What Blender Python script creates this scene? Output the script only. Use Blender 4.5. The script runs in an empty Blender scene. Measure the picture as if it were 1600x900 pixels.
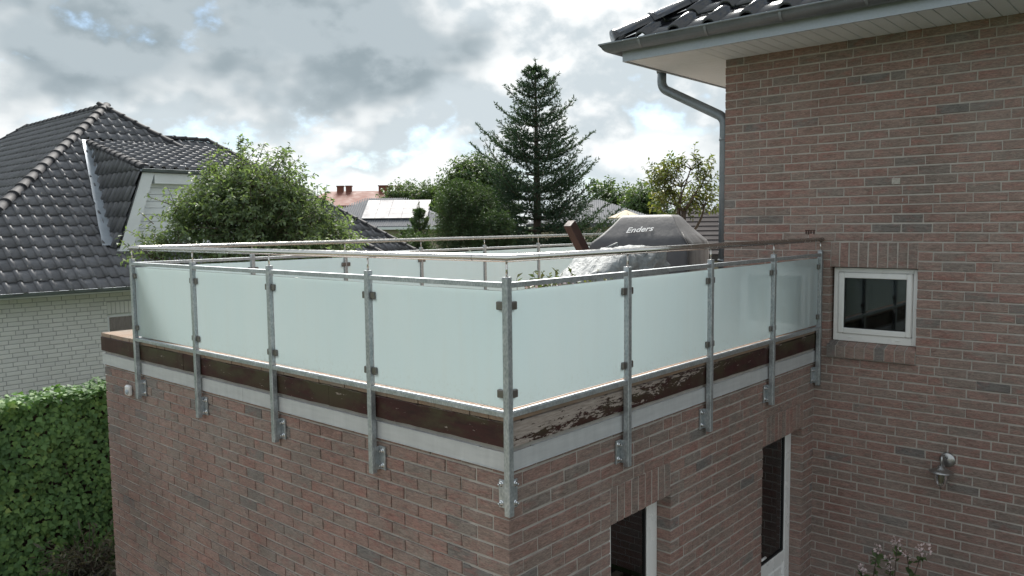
import bpy, bmesh, math, random
import numpy as np
from mathutils import Vector, Matrix, noise as mnoise

random.seed(7); rng = np.random.default_rng(7)
scene = bpy.context.scene
COL = scene.collection
R = math.radians

# ------------------------------------------------------------------ camera
CAM = Vector((-3.085, -2.783, 4.0))
yaw, pitch, roll = 0.726825, -0.0806762, -0.0111430
fw = Vector((math.cos(pitch)*math.cos(yaw), math.cos(pitch)*math.sin(yaw), math.sin(pitch)))
rt0 = Vector((math.sin(yaw), -math.cos(yaw), 0)); up0 = rt0.cross(fw)
rt = math.cos(roll)*rt0 + math.sin(roll)*up0
upv = -math.sin(roll)*rt0 + math.cos(roll)*up0
cd = bpy.data.cameras.new('camera'); cam = bpy.data.objects.new('camera', cd); COL.objects.link(cam)
cam.matrix_world = Matrix(((rt.x, upv.x, -fw.x, CAM.x), (rt.y, upv.y, -fw.y, CAM.y), (rt.z, upv.z, -fw.z, CAM.z), (0, 0, 0, 1)))
cd.sensor_width = 36.0; cd.lens = 36.0*1229.9/1600.0; cd.clip_start = 0.05; cd.clip_end = 3000
scene.camera = cam
F_PX = 1229.9

def project(p):
    d = Vector(p) - CAM; z = d.dot(fw)
    if z < 0.05: return (1e6, 1e6, z)
    return (800 + F_PX*d.dot(rt)/z, 450 - F_PX*d.dot(upv)/z, z)

# ------------------------------------------------------------------ sky, sun, exposure
SUN_EL, SUN_AZ = R(45), R(47)          # azimuth measured from +X towards +Y
world = bpy.data.worlds.new('World'); scene.world = world; world.use_nodes = True
nt = world.node_tree; nt.nodes.clear()
def wn(t, **k):
    n = nt.nodes.new(t)
    for a, v in k.items(): setattr(n, a, v)
    return n
def lk(a, b): nt.links.new(a, b)
def wmath(op, a, b=None, clamp=False):
    n = wn('ShaderNodeMath', operation=op); n.use_clamp = clamp
    for i, v in enumerate((a, b)):
        if v is None: continue
        if isinstance(v, (int, float)): n.inputs[i].default_value = v
        else: lk(v, n.inputs[i])
    return n.outputs[0]
def wmix(f, a, b):
    n = wn('ShaderNodeMix', data_type='RGBA')
    if isinstance(f, (int, float)): n.inputs[0].default_value = f
    else: lk(f, n.inputs[0])
    for i, v in ((6, a), (7, b)):
        if isinstance(v, tuple): n.inputs[i].default_value = (*v, 1)
        else: lk(v, n.inputs[i])
    return n.outputs[2]
def wramp(fac, pts, interp='EASE'):
    n = wn('ShaderNodeMapRange', interpolation_type='SMOOTHSTEP')
    lk(fac, n.inputs[0])
    n.inputs[1].default_value, n.inputs[2].default_value, n.inputs[3].default_value, n.inputs[4].default_value = pts
    return n.outputs[0]
sky = wn('ShaderNodeTexSky', sky_type='NISHITA'); sky.sun_disc = False
sky.sun_elevation = SUN_EL; sky.sun_rotation = math.pi/2 - SUN_AZ
sky.air_density = 1.0; sky.dust_density = 0.2; sky.ozone_density = 1.2
tc = wn('ShaderNodeTexCoord'); sep = wn('ShaderNodeSeparateXYZ'); lk(tc.outputs['Generated'], sep.inputs[0])
cv = wn('ShaderNodeVectorMath', operation='MULTIPLY'); lk(tc.outputs['Generated'], cv.inputs[0]); cv.inputs[1].default_value = (1.0, 1.0, 1.5)
def wnoise(vec, scale, detail, rough, off, dist=0.0):
    mp = wn('ShaderNodeMapping'); lk(vec, mp.inputs[0]); mp.inputs[1].default_value = off
    n = wn('ShaderNodeTexNoise', noise_dimensions='3D'); lk(mp.outputs[0], n.inputs['Vector'])
    n.inputs['Scale'].default_value = scale; n.inputs['Detail'].default_value = detail
    n.inputs['Roughness'].default_value = rough; n.inputs['Distortion'].default_value = dist
    return n.outputs[0]
PUFF_OFF, BIG_OFF = (7.5, 6.1, 1.0), (2.59, 7.99, 5.1)
so = (PUFF_OFF[0]+0.02*math.cos(SUN_AZ), PUFF_OFF[1]+0.02*math.sin(SUN_AZ), PUFF_OFF[2]+0.045)
def wpuff(off, d1, d2):
    n1 = wnoise(cv.outputs[0], 4.2, d1, 0.60, off, 0.0)
    n2 = wnoise(cv.outputs[0], 6.5, d2, 0.50, (off[0]+4.0, off[1]+2.0, off[2]), 0.0)
    bil = wmath('MULTIPLY', wmath('ABSOLUTE', wmath('SUBTRACT', n2, 0.5)), 2.6)      # rounded billows
    return wmath('ADD', wmath('MULTIPLY', n1, 0.92), wmath('MULTIPLY', bil, 0.17))
puff = wpuff(PUFF_OFF, 8, 4); puff_s = wpuff(so, 4, 2)
cover = wramp(puff, (0.34, 0.46, 0.0, 1.0))
lit = wramp(wmath('SUBTRACT', puff, puff_s), (-0.075, 0.06, 0.0, 1.0))
big = wnoise(cv.outputs[0], 1.9, 5, 0.50, BIG_OFF, 0.0)
dark = wramp(wmath('ADD', big, wmath('MULTIPLY', wmath('SUBTRACT', puff, 0.5), 0.25)), (0.495, 0.60, 0.0, 1.0))
CLOUD_W, CLOUD_M, CLOUD_D = (4.8, 4.9, 4.9), (2.95, 3.3, 3.5), (1.5, 1.82, 2.0)
white = wmix(lit, CLOUD_M, CLOUD_W)
grey = wmix(wmath('MULTIPLY', lit, 0.5), CLOUD_D, CLOUD_M)
body = wmix(dark, white, grey)
horizon = wramp(sep.outputs[2], (0.0, 0.13, 1.0, 0.0))
cover = wmath('MAXIMUM', cover, wramp(sep.outputs[2], (0.02, 0.12, 1.0, 0.0)))
skyd = wmix(0.25, sky.outputs[0], (2.0, 3.0, 4.2))
skyc = wmix(cover, skyd, body)
skyc = wmix(wmath('MULTIPLY', horizon, 0.32), skyc, (4.2, 4.6, 4.75))
bg = wn('ShaderNodeBackground'); lk(skyc, bg.inputs[0]); bg.inputs[1].default_value = 0.10
wo = wn('ShaderNodeOutputWorld'); lk(bg.outputs[0], wo.inputs[0])

sd = bpy.data.lights.new('sun', 'SUN'); sun = bpy.data.objects.new('sun', sd); COL.objects.link(sun)
sd.energy = 4.2; sd.angle = R(24); sd.color = (1.0, 0.96, 0.9)
sv = Vector((math.cos(SUN_EL)*math.cos(SUN_AZ), math.cos(SUN_EL)*math.sin(SUN_AZ), math.sin(SUN_EL)))
sun.rotation_euler = sv.to_track_quat('Z', 'Y').to_euler()
sun.location = sv*30
vs = scene.view_settings
vs.view_transform = 'Standard'; vs.look = 'None'; vs.gamma = 1.0; vs.use_curve_mapping = False; vs.exposure = 1.15
scene.cycles.max_bounces = 7; scene.cycles.diffuse_bounces = 4; scene.cycles.glossy_bounces = 4; scene.cycles.transmission_bounces = 6; scene.cycles.transparent_max_bounces = 8
scene.cycles.caustics_reflective = False; scene.cycles.caustics_refractive = False
world.cycles.sampling_method = 'MANUAL'; world.cycles.sample_map_resolution = 512

# ------------------------------------------------------------------ materials
MATS = {}
class NB:
    """small node-building helper for one material"""
    def __init__(s, name):
        s.m = bpy.data.materials.new(name); s.m.use_nodes = True; s.t = s.m.node_tree; s.t.nodes.clear()
        s.out = s.t.nodes.new('ShaderNodeOutputMaterial')
    def n(s, t, **k):
        x = s.t.nodes.new(t)
        for a, v in k.items(): setattr(x, a, v)
        return x
    def set(s, sock, v):
        if isinstance(v, bpy.types.NodeSocket): s.t.links.new(v, sock)
        elif isinstance(v, tuple) and len(v) == 3 and sock.type == 'RGBA': sock.default_value = (*v, 1)
        else: sock.default_value = v
    def pos(s): return s.n('ShaderNodeNewGeometry').outputs['Position']
    def obj(s): return s.n('ShaderNodeTexCoord').outputs['Object']
    def rand(s):
        a = s.n('ShaderNodeObjectInfo').outputs['Random']; b = s.n('ShaderNodeNewGeometry').outputs['Random Per Island']
        return s.math('FRACT', s.math('ADD', a, b))
    def math(s, op, a, b=None, clamp=False):
        x = s.n('ShaderNodeMath', operation=op); x.use_clamp = clamp; s.set(x.inputs[0], a)
        if b is not None: s.set(x.inputs[1], b)
        return x.outputs[0]
    def scale(s, vec, sc, off=(0, 0, 0)):
        x = s.n('ShaderNodeMapping'); s.set(x.inputs[0], vec); x.inputs[3].default_value = sc; x.inputs[1].default_value = off
        return x.outputs[0]
    def noise(s, vec, scale=5, detail=4, rough=0.55, dist=0.0):
        x = s.n('ShaderNodeTexNoise'); s.set(x.inputs['Vector'], vec); s.set(x.inputs['Scale'], scale)
        x.inputs['Detail'].default_value = detail; x.inputs['Roughness'].default_value = rough; x.inputs['Distortion'].default_value = dist
        return x.outputs[0]
    def rng(s, f, a, b, c=0.0, d=1.0):
        x = s.n('ShaderNodeMapRange'); s.set(x.inputs[0], f)
        for i, v in enumerate((a, b, c, d)): x.inputs[i+1].default_value = v
        return x.outputs[0]
    def mix(s, f, a, b, blend='MIX'):
        x = s.n('ShaderNodeMix', data_type='RGBA', blend_type=blend); s.set(x.inputs[0], f); s.set(x.inputs[6], a); s.set(x.inputs[7], b)
        return x.outputs[2]
    def ramp(s, f, stops, interp='LINEAR'):
        x = s.n('ShaderNodeValToRGB'); s.set(x.inputs[0], f); cr = x.color_ramp; cr.interpolation = interp
        while len(cr.elements) < len(stops): cr.elements.new(0.5)
        for e, (p, c) in zip(cr.elements, stops): e.position = p; e.color = (*c, 1)
        return x.outputs[0]
    def bump(s, h, strength=0.3, dist=0.01):
        x = s.n('ShaderNodeBump'); s.set(x.inputs['Height'], h); x.inputs['Strength'].default_value = strength; x.inputs['Distance'].default_value = dist
        return x.outputs[0]
    def bsdf(s, **k):
        x = s.n('ShaderNodeBsdfPrincipled')
        for a, v in k.items(): s.set(x.inputs[a.replace('_', ' ')], v)
        return x.outputs[0]
    def done(s, shader):
        s.t.links.new(shader, s.out.inputs[0]); MATS[s.m.name] = s.m; return s.m

def plain(name, col, rough=0.6, metal=0.0, var=0.12, scale=6.0, bump=0.15, spec=0.5):
    b = NB(name); p = b.pos()
    n1 = b.noise(p, scale, 5); n2 = b.noise(p, scale*9, 3)
    f = b.math('ADD', b.math('MULTIPLY', n1, 0.7), b.math('MULTIPLY', n2, 0.3))
    c = b.mix(b.rng(f, 0.3, 0.7), tuple(x*(1-var) for x in col), tuple(min(1, x*(1+var)) for x in col))
    return b.done(b.bsdf(Base_Color=c, Roughness=b.rng(n1, 0.3, 0.7, max(0.02, rough-0.08), min(1, rough+0.08)), Metallic=metal,
                         Specular_IOR_Level=spec, Normal=b.bump(n2, bump, 0.004)))

def brick_mat(name, stops, red, dark, streak, redamt, gc=1.0):
    b = NB(name); p = b.pos(); r = b.rand()
    base = b.ramp(r, stops)
    # each brick: streaky patches of fired red and of dark glaze over its own ground colour
    sh = b.n('ShaderNodeVectorMath', operation='ADD'); b.set(sh.inputs[0], p)
    cmb = b.n('ShaderNodeCombineXYZ'); b.set(cmb.inputs[0], b.math('MULTIPLY', r, 31.0)); b.set(cmb.inputs[2], b.math('MULTIPLY', r, 17.0)); b.set(sh.inputs[1], cmb.outputs[0]); q = sh.outputs[0]
    m1 = b.noise(b.scale(q, (6, 6, 15)), 1.0, 6, 0.68, 0.3)
    base = b.mix(b.math('MULTIPLY', b.rng(m1, 0.50, 0.66), redamt), base, red)
    m2 = b.noise(b.scale(q, (7, 7, 20), (5, 2, 9)), 1.0, 6, 0.7, 0.3)
    base = b.mix(b.rng(m2, 0.54, 0.72, 0.0, 0.8), base, dark)
    gr = b.noise(b.scale(p, (15, 15, 75)), 1.0, 5, 0.72, 1.2)
    g2 = b.noise(b.scale(p, (60, 60, 240)), 1.0, 3, 0.7)
    gg = b.math('ADD', b.math('MULTIPLY', gr, 0.7), b.math('MULTIPLY', g2, 0.3))
    base = b.mix(1.0, base, b.ramp(gg, [(0.34, (1-0.5*gc,)*3), (0.5, (1-0.03*gc,)*3), (0.66, (1+0.45*gc,)*3)]), 'MULTIPLY')
    wz = b.noise(p, 0.7, 4, 0.6)
    base = b.mix(b.rng(wz, 0.45, 0.75, 0.0, 0.22*gc), base, (0.34, 0.31, 0.29))
    damp = b.noise(b.scale(p, (0.9, 0.9, 0.45), (7, 3, 1)), 1.0, 6, 0.62); base = b.mix(1.0, base, b.ramp(damp, [(0.32, (1-0.26*gc,)*3), (0.55, (1.0,)*3), (0.75, (1+0.10*gc,)*3)]), 'MULTIPLY')
    return b.done(b.bsdf(Base_Color=base, Roughness=0.85, Specular_IOR_Level=0.25, Normal=b.bump(gg, streak, 0.008)))
brick_mat('brick_red', [(0.0, (0.300, 0.194, 0.166)), (0.35, (0.292, 0.207, 0.178)), (0.75, (0.278, 0.213, 0.185)), (0.93, (0.252, 0.207, 0.182)), (0.98, (0.208, 0.186, 0.172)), (1.0, (0.182, 0.168, 0.160))], (0.306, 0.145, 0.124), (0.214, 0.181, 0.162), 1.0, 0.58)
brick_mat('brick_white', [(0.0, (0.64, 0.64, 0.615)), (0.5, (0.68, 0.68, 0.655)), (1.0, (0.61, 0.61, 0.595))], (0.65, 0.64, 0.62), (0.59, 0.59, 0.575), 0.25, 0.3, 0.12)
plain('mortar', (0.40, 0.37, 0.34), 0.95, 0, 0.18, 14, 0.5)
plain('mortar_grey', (0.36, 0.365, 0.36), 0.95, 0, 0.1, 14, 0.3)
plain('render_wall', (0.42, 0.36, 0.28), 0.9, 0, 0.15, 3)

def zinc():
    b = NB('galvanised'); p = b.pos()
    v = b.n('ShaderNodeTexVoronoi'); b.set(v.inputs['Vector'], b.scale(p, (1, 1, 0.6))); v.inputs['Scale'].default_value = 90
    n = b.noise(p, 16, 5); f = b.math('ADD', b.math('MULTIPLY', v.outputs['Distance'], 0.5), b.math('MULTIPLY', n, 0.6))
    c = b.ramp(f, [(0.3, (0.30, 0.33, 0.355)), (0.6, (0.43, 0.46, 0.48)), (0.85, (0.56, 0.58, 0.59))])
    return b.done(b.bsdf(Base_Color=c, Metallic=0.75, Roughness=b.rng(n, 0.3, 0.7, 0.38, 0.58), Normal=b.bump(f, 0.12, 0.003)))
zinc()
plain('stainless', (0.60, 0.58, 0.55), 0.22, 1.0, 0.04, 20, 0.02)
plain('bolt_steel', (0.75, 0.76, 0.77), 0.22, 1.0, 0.05, 30, 0.05)
plain('lamp_steel', (0.42, 0.42, 0.42), 0.36, 1.0, 0.15, 30, 0.08)
plain('clamp_steel', (0.20, 0.185, 0.175), 0.38, 0.85, 0.1, 30, 0.05)
plain('gutter_zinc', (0.20, 0.225, 0.245), 0.45, 0.45, 0.18, 5, 0.08)
plain('flashing', (0.36, 0.40, 0.44), 0.5, 0.5, 0.15, 5, 0.1)
plain('white_pvc', (0.78, 0.78, 0.77), 0.28, 0, 0.03, 3, 0.03)
plain('white_paint', (0.70, 0.73, 0.75), 0.5, 0, 0.06, 4, 0.05)
plain('soffit_paint', (0.70, 0.77, 0.83), 0.55, 0, 0.05, 4, 0.05)
plain('black_rubber', (0.012, 0.012, 0.013), 0.6, 0, 0.1)
plain('bitumen', (0.035, 0.033, 0.032), 0.9, 0, 0.2)
plain('room_dark', (0.035, 0.037, 0.04), 0.9, 0, 0.2)
plain('curtain', (0.055, 0.075, 0.085), 0.9, 0, 0.1)
plain('bark', (0.085, 0.065, 0.05), 0.95, 0, 0.35, 12, 0.8)
plain('soil', (0.05, 0.038, 0.028), 0.95, 0, 0.3, 10, 0.8)
plain('pot_plastic', (0.03, 0.03, 0.033), 0.5, 0, 0.1)
plain('stone_beige', (0.36, 0.31, 0.245), 0.9, 0, 0.2, 2)
plain('red_tile', (0.17, 0.062, 0.042), 0.8, 0, 0.15, 1)
plain('grey_tile', (0.125, 0.132, 0.145), 0.85, 0, 0.12, 2, 0.1, 0.2)
plain('brown_tile', (0.052, 0.045, 0.045), 0.85, 0, 0.2, 2, 0.1, 0.2)
plain('solar', (0.20, 0.195, 0.21), 0.6, 0.0, 0.04, 1, 0.02, 0.2)
plain('parasol_cloth', (0.50, 0.44, 0.33), 0.85, 0, 0.06, 3)
plain('concrete', (0.30, 0.29, 0.27), 0.95, 0, 0.15, 5, 0.3)
plain('white_dot', (0.75, 0.75, 0.75), 0.35, 0, 0.02)
plain('warm_glass', (0.42, 0.36, 0.20), 0.15, 0, 0.05)
plain('nail_mark', (0.06, 0.03, 0.025), 0.9, 0, 0.3, 40)
plain('putty', (0.40, 0.37, 0.335), 0.9, 0, 0.3, 60)
plain('brown_timber', (0.045, 0.022, 0.018), 0.55, 0, 0.25, 8, 0.4)
plain('lettering_white', (0.82, 0.82, 0.82), 0.6, 0, 0.02)

def tile_mat(name, col, rough, coat, spec=0.5):
    b = NB(name); p = b.pos(); r = b.rand()
    n = b.noise(p, 7, 5, 0.6)
    c = b.mix(1.0, b.mix(b.rng(n, 0.35, 0.7), tuple(x*0.85 for x in col), tuple(x*1.25 for x in col)), b.ramp(r, [(0, (0.82,)*3), (1, (1.15,)*3)]), 'MULTIPLY')
    return b.done(b.bsdf(Base_Color=c, Roughness=b.rng(n, 0.3, 0.7, rough-0.06, rough+0.06), Coat_Weight=coat, Coat_Roughness=0.12, Specular_IOR_Level=spec, Normal=b.bump(b.noise(p, 120, 2), 0.06, 0.002)))
tile_mat('tile_black', (0.125, 0.126, 0.136), 0.52, 0.0)
tile_mat('tile_cap', (0.042, 0.042, 0.046), 0.75, 0.0, 0.2)
tile_mat('tile_glazed', (0.014, 0.015, 0.019), 0.22, 0.6)

def frosted():
    b = NB('frosted_glass'); p = b.pos()
    n = b.noise(b.scale(p, (1.2, 1.2, 0.5)), 1.5, 4, 0.6)
    c = b.mix(b.rng(n, 0.35, 0.7), (0.835, 0.950, 0.972), (0.865, 0.966, 0.982))
    st = b.noise(b.scale(p, (14, 14, 0.9)), 1.0, 5, 0.6); sz = b.n('ShaderNodeSeparateXYZ'); b.set(sz.inputs[0], p)
    c = b.mix(b.rng(st, 0.52, 0.72, 0.0, 0.10), c, (0.78, 0.80, 0.76))
    sp = b.noise(p, 38, 3, 0.6); c = b.mix(b.math('MULTIPLY', b.rng(sp, 0.55, 0.75), b.rng(sz.outputs[2], 3.01, 3.16, 0.30, 0.03)), c, (0.55, 0.56, 0.50))
    d = b.n('ShaderNodeBsdfDiffuse'); b.set(d.inputs[0], c)
    t = b.n('ShaderNodeBsdfTranslucent'); b.set(t.inputs[0], c)
    g = b.n('ShaderNodeBsdfGlossy'); g.inputs[0].default_value = (1, 1, 1, 1); g.inputs['Roughness'].default_value = 0.035
    m1 = b.n('ShaderNodeMixShader'); m1.inputs[0].default_value = 0.66
    b.t.links.new(d.outputs[0], m1.inputs[1]); b.t.links.new(t.outputs[0], m1.inputs[2])
    fr = b.n('ShaderNodeFresnel'); fr.inputs[0].default_value = 1.45
    m2 = b.n('ShaderNodeMixShader'); b.t.links.new(fr.outputs[0], m2.inputs[0])
    b.t.links.new(m1.outputs[0], m2.inputs[1]); b.t.links.new(g.outputs[0], m2.inputs[2])
    return b.done(m2.outputs[0])
frosted()
def pane_glass():
    b = NB('window_glass')
    tr = b.n('ShaderNodeBsdfTransparent'); tr.inputs[0].default_value = (0.55, 0.58, 0.58, 1)
    g = b.n('ShaderNodeBsdfGlossy'); g.inputs['Roughness'].default_value = 0.004; g.inputs[0].default_value = (0.95, 0.97, 1, 1)
    fr = b.n('ShaderNodeFresnel'); fr.inputs[0].default_value = 1.75
    m = b.n('ShaderNodeMixShader'); b.t.links.new(fr.outputs[0], m.inputs[0])
    b.t.links.new(tr.outputs[0], m.inputs[1]); b.t.links.new(g.outputs[0], m.inputs[2])
    return b.done(m.outputs[0])
pane_glass()
def fascia(name, peel):
    b = NB(name); p = b.pos(); sx = b.n('ShaderNodeSeparateXYZ'); b.set(sx.inputs[0], p)
    n1 = b.noise(b.scale(p, (3, 3, 14)), 1.0, 5, 0.6)
    paint = b.ramp(n1, [(0.3, (0.022, 0.009, 0.009)), (0.5, (0.046, 0.013, 0.014)), (0.62, (0.034, 0.016, 0.013)), (0.75, (0.070, 0.045, 0.034))])
    alg = b.noise(b.scale(p, (2.2, 2.2, 5), (4, 2, 1)), 1.0, 5, 0.65)
    paint = b.mix(b.math('MULTIPLY', b.rng(alg, 0.44, 0.58), b.rng(sx.outputs[2], 2.80, 2.92, 0.35, 1.0)), paint, (0.058, 0.050, 0.026))
    pa = b.noise(b.scale(p, (5, 5, 26), (1, 0, 0)), 1.0, 8, 0.70, 0.15); pc = b.noise(b.scale(p, (22, 22, 70), (3, 0, 0)), 1.0, 5, 0.7)
    pn = b.math('ADD', b.math('MULTIPLY', pa, 0.58), b.math('MULTIPLY', pc, 0.42))
    if peel:
        th = b.rng(sx.outputs[0], 0.0, 2.7, 0.435, 0.60)
        hz = b.rng(sx.outputs[2], 2.79, 2.93, 0.06, -0.05)
        f = b.math('SUBTRACT', pn, b.math('ADD', th, hz))
        mask = b.rng(f, 0.0, 0.012)
    else:
        mask = b.rng(pn, 0.605, 0.62)
    gw = b.noise(b.scale(p, (10, 10, 90)), 1.0, 5, 0.6)
    wood = b.ramp(gw, [(0.3, (0.25, 0.205, 0.18)), (0.7, (0.46, 0.395, 0.355))])
    c = b.mix(mask, paint, wood)
    h = b.math('ADD', b.math('MULTIPLY', mask, -0.6), b.math('MULTIPLY', gw, 0.3))
    return b.done(b.bsdf(Base_Color=c, Roughness=b.rng(mask, 0, 1, 0.50, 0.85), Specular_IOR_Level=0.3, Normal=b.bump(h, 0.6, 0.004)))
fascia('fascia_paint', False); fascia('fascia_peeling', True)
def trim_alu():
    b = NB('trim_aluminium'); p = b.pos()
    n = b.noise(b.scale(p, (3, 3, 26)), 1.0, 5, 0.6); st = b.noise(b.scale(p, (18, 18, 2), (2, 5, 0)), 1.0, 4, 0.6)
    f = b.math('ADD', b.math('MULTIPLY', n, 0.6), b.math('MULTIPLY', st, 0.4))
    c = b.ramp(f, [(0.3, (0.44, 0.45, 0.46)), (0.7, (0.58, 0.59, 0.60))])
    return b.done(b.bsdf(Base_Color=c, Metallic=0.15, Roughness=0.5, Normal=b.bump(n, 0.08, 0.003)))
trim_alu()
def deck_mat():
    b = NB('deck_wood'); p = b.pos(); r = b.rand()
    g = b.noise(b.scale(p, (4, 60, 60)), 1.0, 5, 0.6); l = b.noise(p, 2.2, 5, 0.65)
    c = b.ramp(g, [(0.3, (0.235, 0.145, 0.098)), (0.7, (0.40, 0.275, 0.195))])
    c = b.mix(b.rng(r, 0, 1, 0, 0.35), c, (0.30, 0.25, 0.20))
    c = b.mix(b.rng(l, 0.42, 0.62, 0.1, 0.85), c, (0.27, 0.235, 0.20))
    return b.done(b.bsdf(Base_Color=c, Roughness=0.85, Normal=b.bump(g, 0.5, 0.004)))
deck_mat()
def cover_mat():
    b = NB('cover_fabric'); p = b.pos()
    n = b.noise(p, 9, 6, 0.6); w = b.noise(p, 260, 2)
    c = b.mix(b.rng(n, 0.3, 0.7), (0.058, 0.059, 0.066), (0.078, 0.079, 0.087))
    return b.done(b.bsdf(Base_Color=c, Roughness=0.62, Sheen_Weight=0.15, Normal=b.bump(b.math('ADD', n, b.math('MULTIPLY', w, 0.2)), 0.35, 0.012)))
cover_mat()
def film_mat():
    b = NB('plastic_film'); p = b.pos()
    n = b.noise(b.scale(p, (9, 9, 9)), 1.0, 7, 0.65, 1.2)
    c = b.ramp(n, [(0.3, (0.17, 0.185, 0.19)), (0.6, (0.29, 0.31, 0.315)), (0.8, (0.44, 0.455, 0.455))])
    return b.done(b.bsdf(Base_Color=c, Roughness=0.58, Specular_IOR_Level=0.25, Normal=b.bump(n, 1.0, 0.03)))
film_mat()
def leaf_mat(name, stops, transl=0.35, rough=0.45, scl=0.7):
    b = NB(name); p = b.pos(); r = b.rand()
    n = b.noise(p, scl, 3)
    f = b.math('ADD', b.math('MULTIPLY', r, 0.65), b.math('MULTIPLY', b.rng(n, 0.35, 0.65), 0.35))
    c = b.ramp(f, stops)
    pr = b.bsdf(Base_Color=c, Roughness=rough, Specular_IOR_Level=0.35)
    t = b.n('ShaderNodeBsdfTranslucent'); b.set(t.inputs[0], b.mix(1.0, c, (1.5, 1.6, 0.7), 'MULTIPLY'))
    m = b.n('ShaderNodeMixShader'); m.inputs[0].default_value = transl
    b.t.links.new(pr, m.inputs[1]); b.t.links.new(t.outputs[0], m.inputs[2])
    return b.done(m.outputs[0])
leaf_mat('leaf_ivy', [(0, (0.055, 0.115, 0.044)), (0.45, (0.095, 0.185, 0.062)), (0.85, (0.145, 0.245, 0.075)), (1, (0.26, 0.33, 0.095))], 0.25, 0.62, 1.6)
leaf_mat('leaf_pear', [(0, (0.095, 0.138, 0.082)), (0.5, (0.135, 0.185, 0.105)), (0.9, (0.175, 0.225, 0.125)), (1, (0.22, 0.24, 0.135))], 0.40, 0.55)
leaf_mat('leaf_broad', [(0, (0.055, 0.090, 0.042)), (0.6, (0.085, 0.13, 0.058)), (1, (0.12, 0.165, 0.07))], 0.3, 0.55, 0.4)
leaf_mat('leaf_magnolia', [(0, (0.075, 0.105, 0.036)), (0.55, (0.125, 0.15, 0.052)), (0.9, (0.20, 0.195, 0.07)), (1, (0.32, 0.26, 0.08))], 0.3, 0.4)
leaf_mat('needle_fir', [(0, (0.030, 0.058, 0.042)), (0.6, (0.048, 0.085, 0.058)), (1, (0.075, 0.11, 0.066))], 0.2, 0.6, 0.6)
leaf_mat('needle_pine', [(0, (0.050, 0.088, 0.048)), (0.6, (0.075, 0.12, 0.060)), (1, (0.115, 0.155, 0.07))], 0.2, 0.6, 0.8)
leaf_mat('leaf_pot', [(0, (0.05, 0.075, 0.025)), (0.6, (0.09, 0.12, 0.04)), (1, (0.16, 0.14, 0.06))], 0.3, 0.45)
leaf_mat('leaf_dull', [(0, (0.05, 0.05, 0.035)), (0.6, (0.085, 0.082, 0.055)), (1, (0.13, 0.11, 0.07))], 0.2, 0.6)
plain('petal_pink', (0.62, 0.50, 0.50), 0.6, 0, 0.12, 30)
def grass_mat():
    b = NB('grass'); p = b.pos(); n = b.noise(p, 0.6, 6, 0.65); n2 = b.noise(p, 30, 4)
    c = b.ramp(b.math('ADD', b.math('MULTIPLY', n, 0.6), b.math('MULTIPLY', n2, 0.4)), [(0.3, (0.03, 0.05, 0.018)), (0.7, (0.075, 0.105, 0.035))])
    return b.done(b.bsdf(Base_Color=c, Roughness=0.9, Normal=b.bump(n2, 0.8, 0.03)))
grass_mat()
def paver_mat():
    b = NB('paver'); p = b.pos(); r = b.rand(); n = b.noise(p, 14, 5, 0.65)
    c = b.mix(b.rng(n, 0.35, 0.7), b.ramp(r, [(0, (0.33, 0.28, 0.23)), (1, (0.42, 0.36, 0.30))]), (0.26, 0.24, 0.18))
    return b.done(b.bsdf(Base_Color=c, Roughness=0.92, Normal=b.bump(n, 0.5, 0.004)))
paver_mat()

# ------------------------------------------------------------------ object helpers
WM = {}                                   # world matrix of every object made here
I4 = Matrix.Identity(4)
def link(o, wm, parent):
    COL.objects.link(o); WM[o] = wm
    if parent is None:
        o.matrix_world = wm
    else:
        o.parent = parent; o.matrix_parent_inverse = WM[parent].inverted(); o.matrix_basis = wm
    return o
def tag(o, label=None, cat=None, group=None, kind=None):
    if label: o['label'] = label
    if cat: o['category'] = cat
    if group: o['group'] = group
    if kind: o['kind'] = kind
    return o
def thing(name, loc, label, cat, group=None):
    o = bpy.data.objects.new(name, None); o.empty_display_size = 0.2
    link(o, Matrix.Translation(Vector(loc)), None); return tag(o, label, cat, group)
def meshobj(name, me, parent, wm=I4): return link(bpy.data.objects.new(name, me), wm, parent)

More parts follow.
